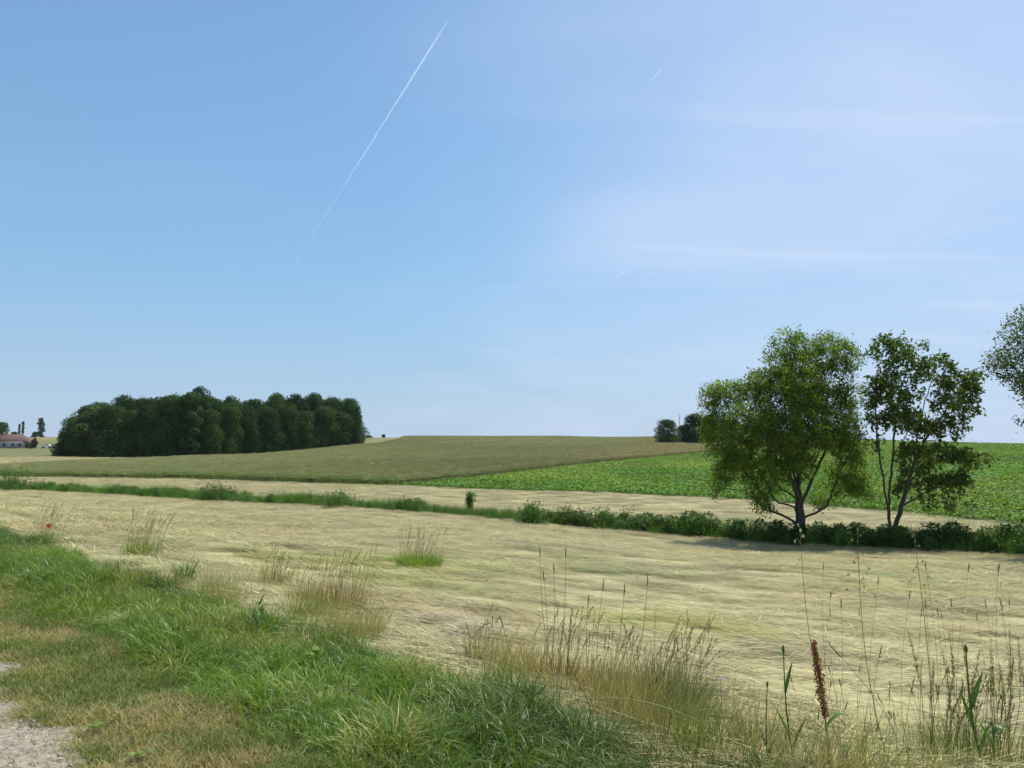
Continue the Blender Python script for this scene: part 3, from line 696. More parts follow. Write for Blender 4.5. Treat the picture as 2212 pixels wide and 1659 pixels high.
x, y, sc_, pi_ = map(np.concatenate, (XS, YS, SC, PI_)); k = in_view(x, y, .85) & (y > 10); x, y, sc_, pi_ = x[k], y[k], sc_[k], pi_[k]; n = len(x)
tn = tints(n, (1, 1, 1), .18, .06) * np.where(pi_ > 3, 1.25, 1.0)[:, None] * (.85 + .4 * fbm(x / 2, y / 2, 172)[:, None])
tn *= (.95 + .15 * (1 - sstep(-20, 5, x)))[:, None]
scatter('ditch_undergrowth', np.stack([x, y, base_h(x, y) - .03], 1), np.stack([rng.normal(0, .1, n), rng.normal(0, .1, n), rng.uniform(0, 6.28, n)], 1), sc_, tn, brp + nep, pi_,
        'dense strip of nettles, brambles and long grass along the ditch', 'undergrowth')

# ------------------------------------------------------------------ trees
def blob_points(blobs, n):
    """points spread through a crown made of ellipsoids (cx, cy, cz, rx, ry, rz)"""
    B = np.array(blobs, float); vol = B[:, 3] * B[:, 4] * B[:, 5]; idx = rng.choice(len(B), n, p=vol ** .8 / (vol ** .8).sum())
    d = rng.normal(0, 1, (n, 3)); d /= np.linalg.norm(d, axis=1)[:, None]; d *= (rng.random(n) ** .42)[:, None]
    return B[idx, :3] + d * B[idx, 3:]
def grow(stems, pts, lam=.55, step=.55):
    """stems: hand-placed limb lines (first point on an earlier stem); every crown point then joins the cheapest node"""
    pos, par, pl = [], [], []
    for st in stems:
        st = np.array(st, float); fine = [st[0]]
        for a, b in zip(st[:-1], st[1:]):
            m = max(1, int(np.linalg.norm(b - a) / .3))
            fine += [a + (b - a) * (i + 1) / m for i in range(m)]
        if pos:
            d = np.linalg.norm(np.array(pos) - fine[0], axis=1); prev = int(d.argmin())
        else: prev = -1
        for i, p in enumerate(fine):
            if i == 0 and prev >= 0: continue
            w = rng.normal(0, .02, 3) * (i > 1)
            l = 0 if prev < 0 else pl[prev] + np.linalg.norm(p - pos[prev])
            pos.append(p + w); par.append(prev); pl.append(l); prev = len(pos) - 1
    root = pos[0]; order = np.argsort(np.linalg.norm(pts - np.array([root[0], root[1], root[2] + 2.0]), axis=1))
    cap = len(pos) + len(pts) * 6; PA = np.empty((cap, 3)); PA[:len(pos)] = pos; PLA = np.empty(cap); PLA[:len(pl)] = pl; par = par + [0] * (cap - len(par)); n = len(pos)
    for p in pts[order]:
        dv = p - PA[:n]; d = np.linalg.norm(dv, axis=1)
        c = d + lam * PLA[:n] + .35 * np.maximum(0, -dv[:, 2]) + (PA[:n, 2] < root[2] + .6) * 3
        j = int(c.argmin()); m = max(1, int(d[j] / step)); a = PA[j].copy(); bow = rng.normal(0, .06, 3) * d[j] + np.array([0, 0, .06 * d[j]])
        for i in range(1, m + 1):
            f = i / m; q = a + (p - a) * f + bow * math.sin(math.pi * f)
            PA[n] = q; PLA[n] = PLA[j] + np.linalg.norm(q - PA[j]); par[n] = j; j = n; n += 1
    return PA[:n], np.array(par[:n]), n
def tree_parts(root, pos, par, n, r_tip, expo, r_root, mat, limb_name='limb'):
    rp = np.zeros(n); kids = [[] for _ in range(n)]
    for i in range(n - 1, 0, -1):
        if not kids[i]: rp[i] = r_tip ** expo
        rp[par[i]] += rp[i]; kids[par[i]].append(i)
    rad = rp ** (1 / expo); rad = rad * (r_root / rad[0]) ** np.clip(rad / rad[0], 0, 1) 
    # flare at the foot
    gs = {}; stack = [(0, None, None)]
    while stack:
        i, owner, start = stack.pop(); path = [] if start is None else [start]; cur = i
        while True:
            path.append(cur)
            if not kids[cur]: break
            ks = sorted(kids[cur], key=lambda k: -rp[k]); nxt = ks[0]
            for k in ks[1:]:
                own = owner
                if owner is None: own = k if rad[k] > .018 else -1
                stack.append((k, own, cur))
            cur = nxt
        key = 'trunk' if owner is None or owner == -1 else owner
        g = gs.setdefault(key, Geo()); pr = rad[path].copy()
        if start is not None and len(pr) > 1: pr[0] = min(pr[0], pr[1] * 1.15)
        if len(path) > 1:
            k = 8 if pr.max() > .06 else (5 if pr.max() > .02 else 3)
            P = pos[path]
            if key == 'trunk' and start is None: pr[0] *= 1.5; pr[1:2] *= 1.2
            tube(g, P, pr, k)
    for key, g in gs.items():
        obj('trunk' if key == 'trunk' else limb_name, g.mesh('trunk' if key == 'trunk' else limb_name, mat, True), root)
    return rad, kids
def spray(g, tips, dirs, per, spread, L0, asp, droop, upn=.8):
    m = len(tips) * per; c = np.repeat(tips, per, 0) + rng.normal(0, spread, (m, 3)); dd = np.repeat(dirs, per, 0) * .6
    ax = dd + rng.normal(0, .7, (m, 3)) + np.array([0, 0, -droop]); nr = rng.normal(0, .6, (m, 3)) + np.array([0, 0, upn])
    Ls = L0 * rng.uniform(.6, 1.35, m); base = np.repeat(np.clip(rng.normal(.45, .2, len(tips)), 0, 1), per)
    leaves(g, c, ax, nr, Ls, Ls * asp * rng.uniform(.8, 1.2, m), np.clip(base + rng.normal(0, .2, m), 0, 1))

K = D / F
def field_tree(name, label, base_disp, Yd, blobs_d, stems_d, n_pts, per, L0, asp, leafmat, spread, r_root, droop, lam=.5, base_y=1175, clump=.45, step=.5):
    """crown lobes and limbs given in the photo's units around the trunk foot; scaled to metres at the tree's distance"""
    k = K * Yd; bx = base_disp; X0 = (bx * D - 512) / F * Yd; z0 = h1(X0, Yd) - .05
    def cv(x, y, dep): return np.array([(x - bx) * k, dep, (base_y - y) * k])
    root = thing(name, label, 'tree', (X0, Yd, z0))
    bl = []
    for (x, y, rx, ry, dep, dr) in blobs_d:
        c = cv(x, y, dep); bl.append((*c, rx * k, dr, ry * k))
    pts = blob_points(bl, n_pts); pts = pts[pts[:, 2] > .25]
    stems = [[cv(*q) for q in st] for st in stems_d]
    pos, par, n = grow(stems, pts, lam, step)
    rad, kids = tree_parts(root, pos, par, n, .0065, 2.35, r_root, M['bark'])
    thin = np.array([i for i in range(1, n) if rad[i] < .016 and (not kids[i] or rng.random() < clump)])
    dirs = pos[thin] - pos[par[thin]]; dirs /= (np.linalg.norm(dirs, axis=1)[:, None] + 1e-9)
    g = Geo(); spray(g, pos[thin], dirs, per, spread, L0, asp, droop)
    obj('crown', g.mesh('crown', leafmat), root)
    return root
blobs1 = [  # x, y, rx, ry in photo units, depth offset m, depth radius m
    (1715, 775, 55, 60, 0, 1.3), (1800, 775, 55, 52, .3, 1.3), (1845, 790, 22, 50, 0, .8), (1690, 850, 80, 60, -.8, 1.7), (1770, 860, 70, 70, .8, 1.8), (1640, 850, 45, 45, .4, 1.2),
    (1585, 850, 50, 28, 0, 1.0), (1545, 880, 36, 50, -.2, 1.0), (1610, 920, 75, 50, -1.2, 1.4), (1690, 940, 90, 50, -1.6, 1.4), (1770, 940, 60, 50, -.8, 1.4), (1690, 960, 90, 60, 1.7, 1.2),
    (1835, 880, 30, 60, .4, 1.0), (1575, 985, 50, 40, -.6, 1.2), (1555, 1035, 28, 30, -.3, .7), (1540, 1060, 12, 18, -.2, .4), (1650, 1040, 45, 35, .5, 1.0), (1640, 1085, 26, 22, -.3, .5), (1830, 960, 36, 50, -.2, 1.0), (1848, 985, 22, 40, .3, .6),
    (1815, 1040, 35, 45, .2, .9), (1850, 1030, 25, 30, .6, .7), (1745, 1000, 40, 30, 1.4, 1.0), (1720, 735, 14, 20, 0, .4), (1865, 870, 16, 40, 0, .5), (1780, 1090, 25, 14, .3, .4), (1600, 1010, 40, 30, .6, 1.0), (1680, 1010, 60, 35, -1.2, .9), (1840, 1060, 35, 30, -.4, .7), (1535, 940, 25, 40, 0, .7), (1660, 1095, 35, 16, .4, .5)]
stems1 = [
    [(1723, 1178, 0), (1722, 1100, 0), (1722, 1040, .05), (1724, 980, .1), (1722, 920, .1), (1716, 850, 0), (1712, 780, 0), (1715, 730, 0)],
    [(1722, 1090, 0), (1705, 1045, -.3), (1680, 1012, -.7), (1640, 1000, -1.0), (1595, 1010, -1.1), (1560, 1030, -.8)],
    [(1722, 1060, .02), (1705, 990, .3), (1690, 930, .6), (1670, 880, .6), (1650, 840, .5)],
    [(1723, 1095, 0), (1745, 1055, .2), (1772, 1005, .3), (1795, 960, .3), (1825, 905, .4), (1840, 850, .3)],
    [(1724, 1010, .1), (1745, 950, .3), (1768, 880, .6), (1790, 810, .5), (1810, 770, .4)],
    [(1724, 1120, 0), (1750, 1110, -.2), (1775, 1095, -.3), (1790, 1062, -.2), (1805, 1040, 0)],
    [(1720, 1080, 0), (1690, 1060, .5), (1660, 1060, .7), (1640, 1075, .3)],
    [(1720, 1000, .1), (1690, 960, -.9), (1640, 915, -1.3), (1590, 880, -.8), (1545, 860, -.3)],
    [(1722, 960, .1), (1735, 900, -.8), (1760, 860, -1.0), (1780, 820, -.7)]]
tree1 = field_tree('box_elder_tree', 'broad leafy yellow-green tree with a dark forked trunk in the ditch', 1723, 39.6, blobs1, stems1, 3200, 40, .16, .42, M['boxelder'], .14, .27, .35, .42, clump=.24)
blobs2 = [
    (1925, 765, 42, 42, 0, 1.1), (1975, 770, 35, 38, .3, 1.0), (1905, 830, 22, 45, 0, .8), (1960, 840, 48, 45, .3, 1.3), (2030, 810, 45, 38, .2, 1.2), (2080, 845, 40, 38, 0, 1.1), (2105, 885, 22, 22, .1, .7),
    (2040, 880, 45, 30, -.6, 1.1), (1930, 900, 45, 40, -.4, 1.1), (1890, 900, 14, 50, .2, .6), (1985, 920, 40, 32, .5, 1.1), (2060, 920, 35, 18, .2, .8), (1965, 975, 45, 25, -.5, 1.0), (2030, 985, 40, 26, .3, 1.0), (2080, 995, 40, 16, 0, .8),
    (2125, 992, 20, 14, 0, .5), (1995, 1040, 40, 28, .3, .9), (2045, 1045, 40, 24, -.2, .9), (2075, 1030, 25, 22, .2, .6), (1955, 1040, 20, 30, .2, .5), (2060, 1090, 25, 18, 0, .5), (2000, 1085, 30, 18, 0, .6), (2110, 830, 24, 20, .1, .6), (1900, 975, 14, 30, .2, .4), (1975, 1010, 40, 20, .4, .7), (1890, 855, 16, 40, 0, .5), (2020, 940, 45, 20, -.3, .8), (1935, 1060, 22, 18, .3, .4)]
stems2 = [
    [(1912, 1180, 0), (1911, 1110, 0), (1905, 1060, 0), (1897, 1000, -.1), (1890, 950, -.15), (1889, 900, -.1), (1893, 850, 0), (1905, 800, .1), (1920, 750, 0)],
    [(1911, 1110, 0), (1920, 1060, .2), (1930, 1000, .3), (1940, 940, .4), (1950, 880, .5), (1965, 820, .4), (1980, 765, .3)],
    [(1914, 1160, 0), (1938, 1100, -.1), (1952, 1040, -.2), (1975, 985, -.2), (2000, 945, -.2), (2030, 905, -.2), (2060, 860, -.1), (2095, 835, 0)],
    [(1948, 1055, -.2), (1985, 1015, 0), (2030, 990, .1), (2080, 985, .1), (2125, 990, 0)],
    [(1940, 1095, -.1), (1975, 1080, .1), (2010, 1060, .2), (2050, 1050, .1)],
    [(1970, 995, -.2), (1990, 930, .4), (2010, 870, .4), (2030, 810, .3)],
    [(1932, 990, .3), (1945, 950, -.4), (1960, 905, -.5), (1950, 860, -.4)]]
tree2 = field_tree('walnut_tree', 'sparser dark-leaved tree with two slender stems and sky showing through', 1912, 39.0, blobs2, stems2, 720, 24, .20, .62, M['darkleaf'], .13, .16, .25, .5, step=.6)
blobs3 = [(2270, 800, 90, 80, 0, 1.8), (2215, 740, 40, 45, 0, 1.1), (2185, 800, 45, 35, .2, 1.1), (2160, 815, 28, 18, .2, .6), (2200, 845, 38, 28, -.3, .9), (2290, 720, 80, 60, .5, 1.6), (2320, 880, 90, 60, .5, 1.6), (2230, 870, 20, 20, 0, .5), (2360, 800, 80, 90, 0, 1.8)]
stems3 = [[(2300, 1190, 0), (2300, 1100, 0), (2296, 1000, 0), (2285, 920, 0), (2270, 840, 0), (2255, 770, 0), (2240, 720, 0)],
          [(2292, 960, 0), (2262, 900, -.1), (2230, 850, -.1), (2195, 815, 0), (2160, 812, .1)], [(2297, 1010, 0), (2330, 930, .3), (2350, 850, .3), (2360, 780, .2)],
          [(2262, 900, -.1), (2225, 895, -.2), (2212, 905, -.2), (2200, 925, -.1)], [(2280, 890, 0), (2300, 820, .4), (2300, 740, .4)]]
tree3 = field_tree('ash_tree', 'tall tree past the slender twin-stemmed tree, its boughs reaching in over the hedge', 2300, 35.0, blobs3, stems3, 800, 22, .16, .45, M['darkleaf'], .15, .24, .3, .45, base_y=1205)

# ---- woodland trees seen from far
def wood_tree_meshes(h, w, nleaf, leaf, mat, skirt=0.0, seed_lobes=16, taper=.8):
    g = Geo(); lobes = []
    z0 = h * skirt
    for i in range(seed_lobes):
        f = (i + .5) / seed_lobes; z = z0 + (h * .97 - z0) * f; prof = math.sin(math.pi * min(1, (.18 + .82 * f) ** taper)) ** .6 if f > .45 else 1.0 - .25 * (.45 - f)
        a = i * 2.4 + rng.normal(0, .4); rr = w * .5 * prof * rng.uniform(.35, .7); r_ = w * rng.uniform(.11, .30)
        lobes.append((rr * math.cos(a), rr * math.sin(a), min(z, h - r_ * .8), r_, r_, r_ * rng.uniform(.75, 1.0)))
    lobes.append((0, 0, h * .5, w * .33, w * .33, h * .42))
    B = np.array(lobes); idx = rng.choice(len(B), nleaf, p=B[:, 3] ** 2 / (B[:, 3] ** 2).sum())
    d = rng.normal(0, 1, (nleaf, 3)); d /= np.linalg.norm(d, axis=1)[:, None]
    c = B[idx, :3] + d * (B[idx, 3:] * (1 - .28 * rng.random((nleaf, 1)) ** 2 + rng.normal(0, .05, (nleaf, 1)))); c[:, 2] = np.abs(c[:, 2])
    nr = d + rng.normal(0, .5, (nleaf, 3)); ax = np.cross(nr, rng.normal(0, 1, (nleaf, 3)))
    Ls = leaf * rng.uniform(.6, 1.4, nleaf); tone = rng.normal(.40, .22, len(B))
    leaves(g, c - ax / (np.linalg.norm(ax, axis=1)[:, None] + 1e-9) * Ls[:, None] * .5, ax, nr, Ls, Ls * .75, np.clip(tone[idx] + rng.normal(0, .17, nleaf), 0, 1))
    crown = g.mesh('crown', mat)
    t = Geo(); tube(t, [[0, 0, -.2], [.05, 0, h * .25], [.0, .1, h * .55], [0, 0, h * .85]], [.028 * h, .022 * h, .014 * h, .004 * h], 7)
    for i in range(6):
        a = i * 2.3; z = h * (.25 + .08 * i); tube(t, [[0, 0, z], [w * .18 * math.cos(a), w * .18 * math.sin(a), z + h * .1], [w * .36 * math.cos(a), w * .36 * math.sin(a), z + h * .16]], [.01 * h, .007 * h, .003 * h], 5)
    return crown, t.mesh('trunk', M['bark'], True)
def wood_tree(name, label, loc, meshes, rz=0.0, scale=(1, 1, 1), group=None):
    o = thing(name, label, 'tree', loc, rz, group); o.scale = scale
    obj('trunk', meshes[1], o); obj('crown', meshes[0], o)
    return o
OAK = [wood_tree_meshes(14.5, 10.0, 11500, .40, M[mm], .0, 30) for mm in ('oak', 'oak_mid', 'oak', 'oak_mid', 'oak')]
PALE = wood_tree_meshes(14.0, 9.5, 7000, .5, M['oak_pale'], .02)
LEANY = wood_tree_meshes(16.0, 8.0, 6000, .5, M['oak'], .05, 18, .7)
top_prof = np.array([(120, 962), (150, 935), (180, 880), (215, 862), (260, 860), (300, 862), (345, 856), (425, 845), (470, 858), (540, 852), (590, 856), (640, 853), (700, 855), (740, 858), (770, 872), (792, 905)], float)
base_prof = np.array([(120, 983), (430, 989), (550, 984), (680, 972), (785, 962)], float)
front = [140, 172, 208, 246, 286, 326, 368, 410, 452, 494, 536, 578, 620, 660, 698, 734, 764]
special = {208: 'pale yellow-green tree near the low end of the dense wood', 410: 'tallest ragged tree rising above the middle of the dense wood',
           140: 'low bushy tree at the tapering end of the dense wood', 764: 'last tree at the uphill end of the dense wood, against the sky'}
def yd_of(xd): return float(np.interp(xd, [120, 430, 785], [187, 190, 240]))
for row, (dy, offx) in enumerate([(4.0, 0), (13.0, 18), (24.0, 4)]):
    for i, xd in enumerate(front):
        xx = xd + offx * (1 if row else 0)
        if row and (xx > 765 or xx < 170): continue
        Yd = yd_of(xx) + dy; X0 = (xx * D - 512) / F * Yd; z0 = h1(X0, Yd)
        zt = atd(xx, float(np.interp(xx, top_prof[:, 0], top_prof[:, 1])), Yd)[2]
        hgt = (zt - z0) * (rng.uniform(.70, 1.0) if row == 0 else rng.uniform(.84, 1.05))
        if xd == 410 and row == 1: hgt *= 1.03
        lab, ms, grp = 'dark green oak shoulder to shoulder with its neighbours in the wood', OAK[(i * 2 + row) % 5], 'oaks of the dense wood'
        if row == 0 and xd not in special:
            ordn = ['first', 'second', 'third', 'fourth', 'fifth', 'sixth', 'seventh', 'eighth']
            k2 = front.index(xd) - front.index(208); k4 = front.index(xd) - front.index(410)
            lab = ('dark oak squeezed between the low end bush and the pale tree of the wood' if k2 < 0 else
                   'front oak of the wood, %s uphill from its pale yellow-green tree' % ordn[k2 - 1] if k4 < 0 else
                   'front oak of the wood, %s uphill from its tallest ragged tree' % ordn[k4 - 1])
        if row == 1: lab, grp = 'dark oak crown rising behind the front trees of the wood', 'oaks in the second row of the wood'
        if row == 2: lab, grp = 'oak deep inside the wood, only its top showing', 'oaks deep in the wood'
        href, wref = 14.5, 10.5
        if row == 0 and xd in special:
            lab, grp = special[xd], None
            if xd == 208: ms, href, wref = PALE, 14.0, 9.5
            if xd == 410: ms, href, wref = LEANY, 16.0, 8.0; hgt = zt - z0
        ws = rng.uniform(.78, 1.18) * (.75 if xd in (140, 764) else 1)
        wood_tree('oak_tree' if grp else 'woodland_tree', lab, (X0, Yd, z0 - .1), ms, rng.uniform(0, 6.28), (ws, ws, hgt / href), grp)
# clump of trees on the crest behind the box elder
for (xd, yt, wd, Yd, lab) in [(1441, 905, 42, 258, 'rounded dark tree at the open end of the crest clump'), (1477, 918, 34, 264, 'low dark tree filling the gap in the crest clump'),
                              (1500, 893, 46, 262, 'tall dark tree of the crest clump beside the box elder'), (1535, 896, 50, 262, 'dark crest-clump tree half hidden behind the box elder'), (1580, 905, 50, 266, 'crest-clump tree wholly behind the box elder crown')]:
    X0 = (xd * D - 512) / F * Yd; z0 = h1(X0, Yd); hgt = atd(xd, yt, Yd)[2] - z0; ws = wd * K * Yd / 7.2
    wood_tree('woodland_tree', lab, (X0, Yd, z0 - .1), OAK[int(xd) % 5], xd * .1, (ws, ws, hgt / 14.5))
g = Geo(); tube(g, [[0, 0, -.2], [.05, 0, 4], [-.05, 0, 8], [.1, .0, 10.2]], [.16, .13, .08, .03], 6)
for (z, a, l) in [(6.0, 0, .9), (7.2, 2.5, .8), (8.3, 1, .6), (9, 4, .5)]: tube(g, [[0, 0, z], [l * .6 * math.cos(a), l * .6 * math.sin(a), z + .5], [l * math.cos(a), l * math.sin(a), z + 1.0]], [.04, .03, .015], 4)
Yd = 255; X0 = (1468 * D - 512) / F * Yd
o = thing('dead_tree', 'thin bare dead trunk standing up between the crest-clump trees', 'tree', (X0, Yd, h1(X0, Yd)), 0); obj('trunk', g.mesh('trunk', M['bark'], True), o)

# ------------------------------------------------------------------ far-left farmstead
POPL = wood_tree_meshes(14.0, 3.2, 2600, .5, M['poplar'], .02, 14, .55)
POPW = wood_tree_meshes(14.0, 4.6, 3000, .5, M['poplar'], .02, 16, .6)
BUSH = wood_tree_meshes(4.0, 4.5, 1400, .4, M['oak_pale'], 0, 8)
RND = wood_tree_meshes(11, 12, 4200, .6, M['oak'], 0, 16)
COP = wood_tree_meshes(4.5, 3.4, 1500, .35, M['copper'], 0, 8)
def far_tree(name, lab, xd, ytop, ybase, Yd, ms, href, wref, wd, group=None):
    X0 = (xd * D - 512) / F * Yd; z0 = h1(X0, Yd); hgt = (ybase - ytop) * K * Yd; ws = wd * K * Yd / wref
    return wood_tree(name, lab, (X0, Yd, z0 - .1), ms, xd * .37, (ws, ws, hgt / href), group)
far_tree('poplar_tree', 'slimmer, shorter poplar of the close pair on the skyline', 43.5, 915, 944, 432, POPL, 14, 3.2, 7)
far_tree('poplar_tree', 'taller poplar of the close pair on the skyline', 51, 909, 944, 432, POPL, 14, 3.2, 8)
far_tree('poplar_tree', 'broad lone poplar on the skyline with a bush at its foot', 90, 902, 945, 430, POPW, 14, 4.6, 17)
far_tree('bush', 'pale green bush at the foot of the broad lone poplar', 77, 934, 946, 428, BUSH, 4, 4.5, 14)
far_tree('round_tree', 'big rounded dark tree behind the farmhouse', 6, 917, 950, 425, RND, 11, 12, 38)
far_tree('round_tree', 'low rounded dark tree between the farmhouse tree and the poplar pair', 33, 933, 945, 430, RND, 11, 12, 18)
far_tree('copper_bush', 'dark purple-leaved bush beside the farmhouse', 77, 943, 966, 318, COP, 4.5, 3.4, 18)
far_tree('bush', 'green bush between the farmhouse and the purple bush', 65, 950, 962, 322, BUSH, 4, 4.5, 16)
far_tree('bush', 'tiny rounded bush on the far skyline just past the wood', 829, 939, 947, 425, BUSH, 4, 4.5, 12)
far_tree('hedge_bush', 'low dark bush on the far skyline touching the end of the wood', 797, 942, 948, 425, BUSH, 4, 4.5, 22)

M['tile'] = noise_mat('roof_tile', (.105, .066, .052), (.19, .125, .10), 3, .85, .4, 8, (1, 4, 4))
M['render'] = noise_mat('house_wall', (.34, .32, .30), (.46, .44, .41), 1.5, .9, .2)
M['frame'] = noise_mat('window_frame', (.38, .42, .50), (.48, .52, .60), 3, .6, 0)
M['glass'] = noise_mat('window_glass', (.02, .025, .03), (.05, .055, .06), 2, .12, 0)
M['chim'] = noise_mat('chimney_brick', (.25, .13, .09), (.4, .24, .18), 6, .9, .4)
M['carpaint'] = noise_mat('white_paint', (.74, .75, .76), (.82, .82, .82), 2, .3, 0)
M['tyre'] = noise_mat('tyre_rubber', (.02, .02, .02), (.04, .04, .04), 8, .8, 0)
def roof_mesh(name, x0, x1, y0, y1, ze, zr, hip0, hip1, mat, ov=.35, th=.16):
    ym = (y0 + y1) / 2; x0 -= ov; x1 += ov; y0 -= ov; y1 += ov
    V = []
    for dz_ in (0, -th):
        V += [(x0, y0, ze + dz_), (x1, y0, ze + dz_), (x1, y1, ze + dz_), (x0, y1, ze + dz_), (x0 + hip0, ym, zr + dz_), (x1 - hip1, ym, zr + dz_)]
    q = [[0, 1, 5, 4], [2, 3, 4, 5], [6, 10, 11, 7], [8, 11, 10, 9], [0, 6, 7, 1], [1, 7, 8, 2], [2, 8, 9, 3], [3, 9, 6, 0]]
    t = [[1, 2, 5], [3, 0, 4], [7, 11, 8], [9, 10, 6]]
    return mk_mesh(name, V, [np.array(q), np.array(t)], mat, {'vc': np.full((12, 3), .5)})
Yh = 325.0; hx = atd(60, 960, Yh)[0]; hz_ = h1(hx - 6, Yh)
house = thing('farmhouse', 'low farmhouse with a weathered red-brown tiled roof', 'house', (hx, Yh, hz_ + .1), .06)
g = Geo(); box(g, (-9.2, 3.5, 1.45), (15.5, 7, 3.0)); wall = obj('wall', g.mesh('wall', M['render']), house)
rf = obj('roof', roof_mesh('roof', -17, -1.4, 0, 7, 2.9, 5.9, 1.0, 3.4, M['tile']), house)
g = Geo(); box(g, (-12, 3.5, 6.1), (.7, .6, 1.3)); obj('chimney', g.mesh('chimney', M['chim']), rf)
g = Geo(); box(g, (.2, 2.6, 1.0), (3.0, 4.2, 2.0)); obj('annex', g.mesh('annex', M['render']), house)
obj('annex_roof', roof_mesh('annex_roof', -1.3, 1.8, .5, 4.7, 2.0, 3.0, .2, .9, M['tile'], .2), house)
for wx in (-3.2, -6.0, -9.6, -13.0):
    g = Geo(); box(g, (wx, -.03, 1.45), (1.2, .12, 1.4)); w_ = obj('window', g.mesh('window', M['frame']), house)
    g = Geo(); box(g, (wx - .28, -.08, 1.45), (.48, .06, 1.2)); box(g, (wx + .28, -.08, 1.45), (.48, .06, 1.2)); obj('pane', g.mesh('pane', M['glass']), w_)
g = Geo(); box(g, (-7.8, -.03, 1.1), (1.1, .12, 2.1)); d_ = obj('door', g.mesh('door', M['frame']), house)
g = Geo(); box(g, (-7.4, -.12, 1.05), (.06, .08, .2)); obj('handle', g.mesh('handle', M['glass']), d_)
# small white car beyond the purple bush
cx_, cy_ = atd(101, 963, 316)[:2]; car = thing('parked_car', 'small white car parked beyond the purple bush', 'car', (cx_, cy_, h1(cx_, cy_)), .25)
prof = [(-1.9, .35), (-1.95, .75), (-1.7, .95), (-1.0, 1.0), (-.5, 1.45), (.7, 1.48), (1.35, 1.0), (1.85, .85), (1.95, .5), (1.9, .35)]
nP = len(prof); Vv = [(a, sy * (.82 if z < 1.1 else .68), z) for sy in (-1, 1) for a, z in prof]
me = bpy.data.meshes.new('body'); me.from_pydata(Vv, [], [list(range(nP))[::-1], list(range(nP, 2 * nP))] + [[i, (i + 1) % nP, nP + (i + 1) % nP, nP + i] for i in range(nP)]); me.materials.append(M['carpaint']); obj('body', me, car)
for sy in (-1, 1):
    g = Geo(); g.add([(-.8, sy * .80, 1.05), (1.1, sy * .80, 1.05), (.65, sy * .715, 1.4), (-.45, sy * .715, 1.4)], [[0, 1, 2, 3]]); obj('window', g.mesh('window', M['glass']), car)
    for a in (-1.2, 1.2):
        g = Geo(); tube(g, [(a, sy * .66, .32), (a, sy * .86, .32)], [.32, .32], 14); obj('wheel', g.mesh('wheel', M['tyre']), car)

# ------------------------------------------------------------------ shrubs that stand out of the ditch
def shrub(name, label, xd, yd, hgt, wd, n, L0, mat, upright=False):
    p = pixd(xd, yd); dl_ = np.array(DITCH)
    o = thing(name, label, 'shrub', (p[0], p[1], p[2] - .03))
    g = Geo(); st = Geo(); tips = []
    m = 9
    for i in range(m):
        a = rng.uniform(0, 6.28); q = rng.uniform(.1, 1) * wd; zz = hgt * (rng.uniform(.6, 1.0) if upright else rng.uniform(.45, 1) * math.sqrt(max(.1, 1 - .6 * (q / wd) ** 2)))
        path = np.array([[0, 0, 0], [q * .4 * math.cos(a), q * .4 * math.sin(a), zz * .5], [q * math.cos(a), q * math.sin(a), zz]])
        tube(st, path, [.016, .011, .004], 5); f = rng.random(n // m)[:, None] ** .7; tips.append((path[0] + (path[2] - path[0]) * (.15 + .85 * f) if upright else path[1] + (path[2] - path[1]) * f) + rng.normal(0, wd * .2, (n // m, 3)))
    tips = np.concatenate(tips); tips[:, 2] = np.abs(tips[:, 2]); d = tips / (np.linalg.norm(tips, axis=1)[:, None] + 1e-6)
    spray(g, tips, d, 4, .06, L0, .5, .2)
    obj('stems', st.mesh('stems', M['bark'], True), o); obj('foliage', g.mesh('foliage', mat), o)
M['shrub'] = plant_mat('shrub_leaf', (.05, .12, .02), (.15, .26, .05), .45, .3)
shrub('sapling', 'narrow upright sapling rising above the thin stretch of ditch grass', 1014, 1108, 1.35, .4, 420, .11, M['shrub'], True)
shrub('bramble_bush', 'dark rounded bramble bush where the ditch greenery thins to grass', 462, 1082, 1.2, 1.8, 620, .12, M['oak_pale'])
shrub('bramble_bush', 'rounded bush at the far low end of the ditch', 12, 1061, 1.9, 2.4, 620, .15, M['shrub'])
shrub('bramble_bush', 'broad leafy bramble thicket starting the tall stretch of ditch greenery', 1150, 1132, 1.05, 1.3, 700, .13, M['shrub'])
shrub('bramble_bush', 'leafy bush in the ditch midway between the bramble thicket and the box elder', 1330, 1142, 1.0, 1.2, 600, .13, M['shrub'])
shrub('bramble_bush', 'pale-tipped bush in the ditch just short of the box elder', 1240, 1136, .95, 1.0, 420, .12, M['oak_pale'])
shrub('bramble_bush', 'low bush in the ditch grass beyond the sapling', 730, 1097, .95, 1.3, 380, .12, M['shrub'])

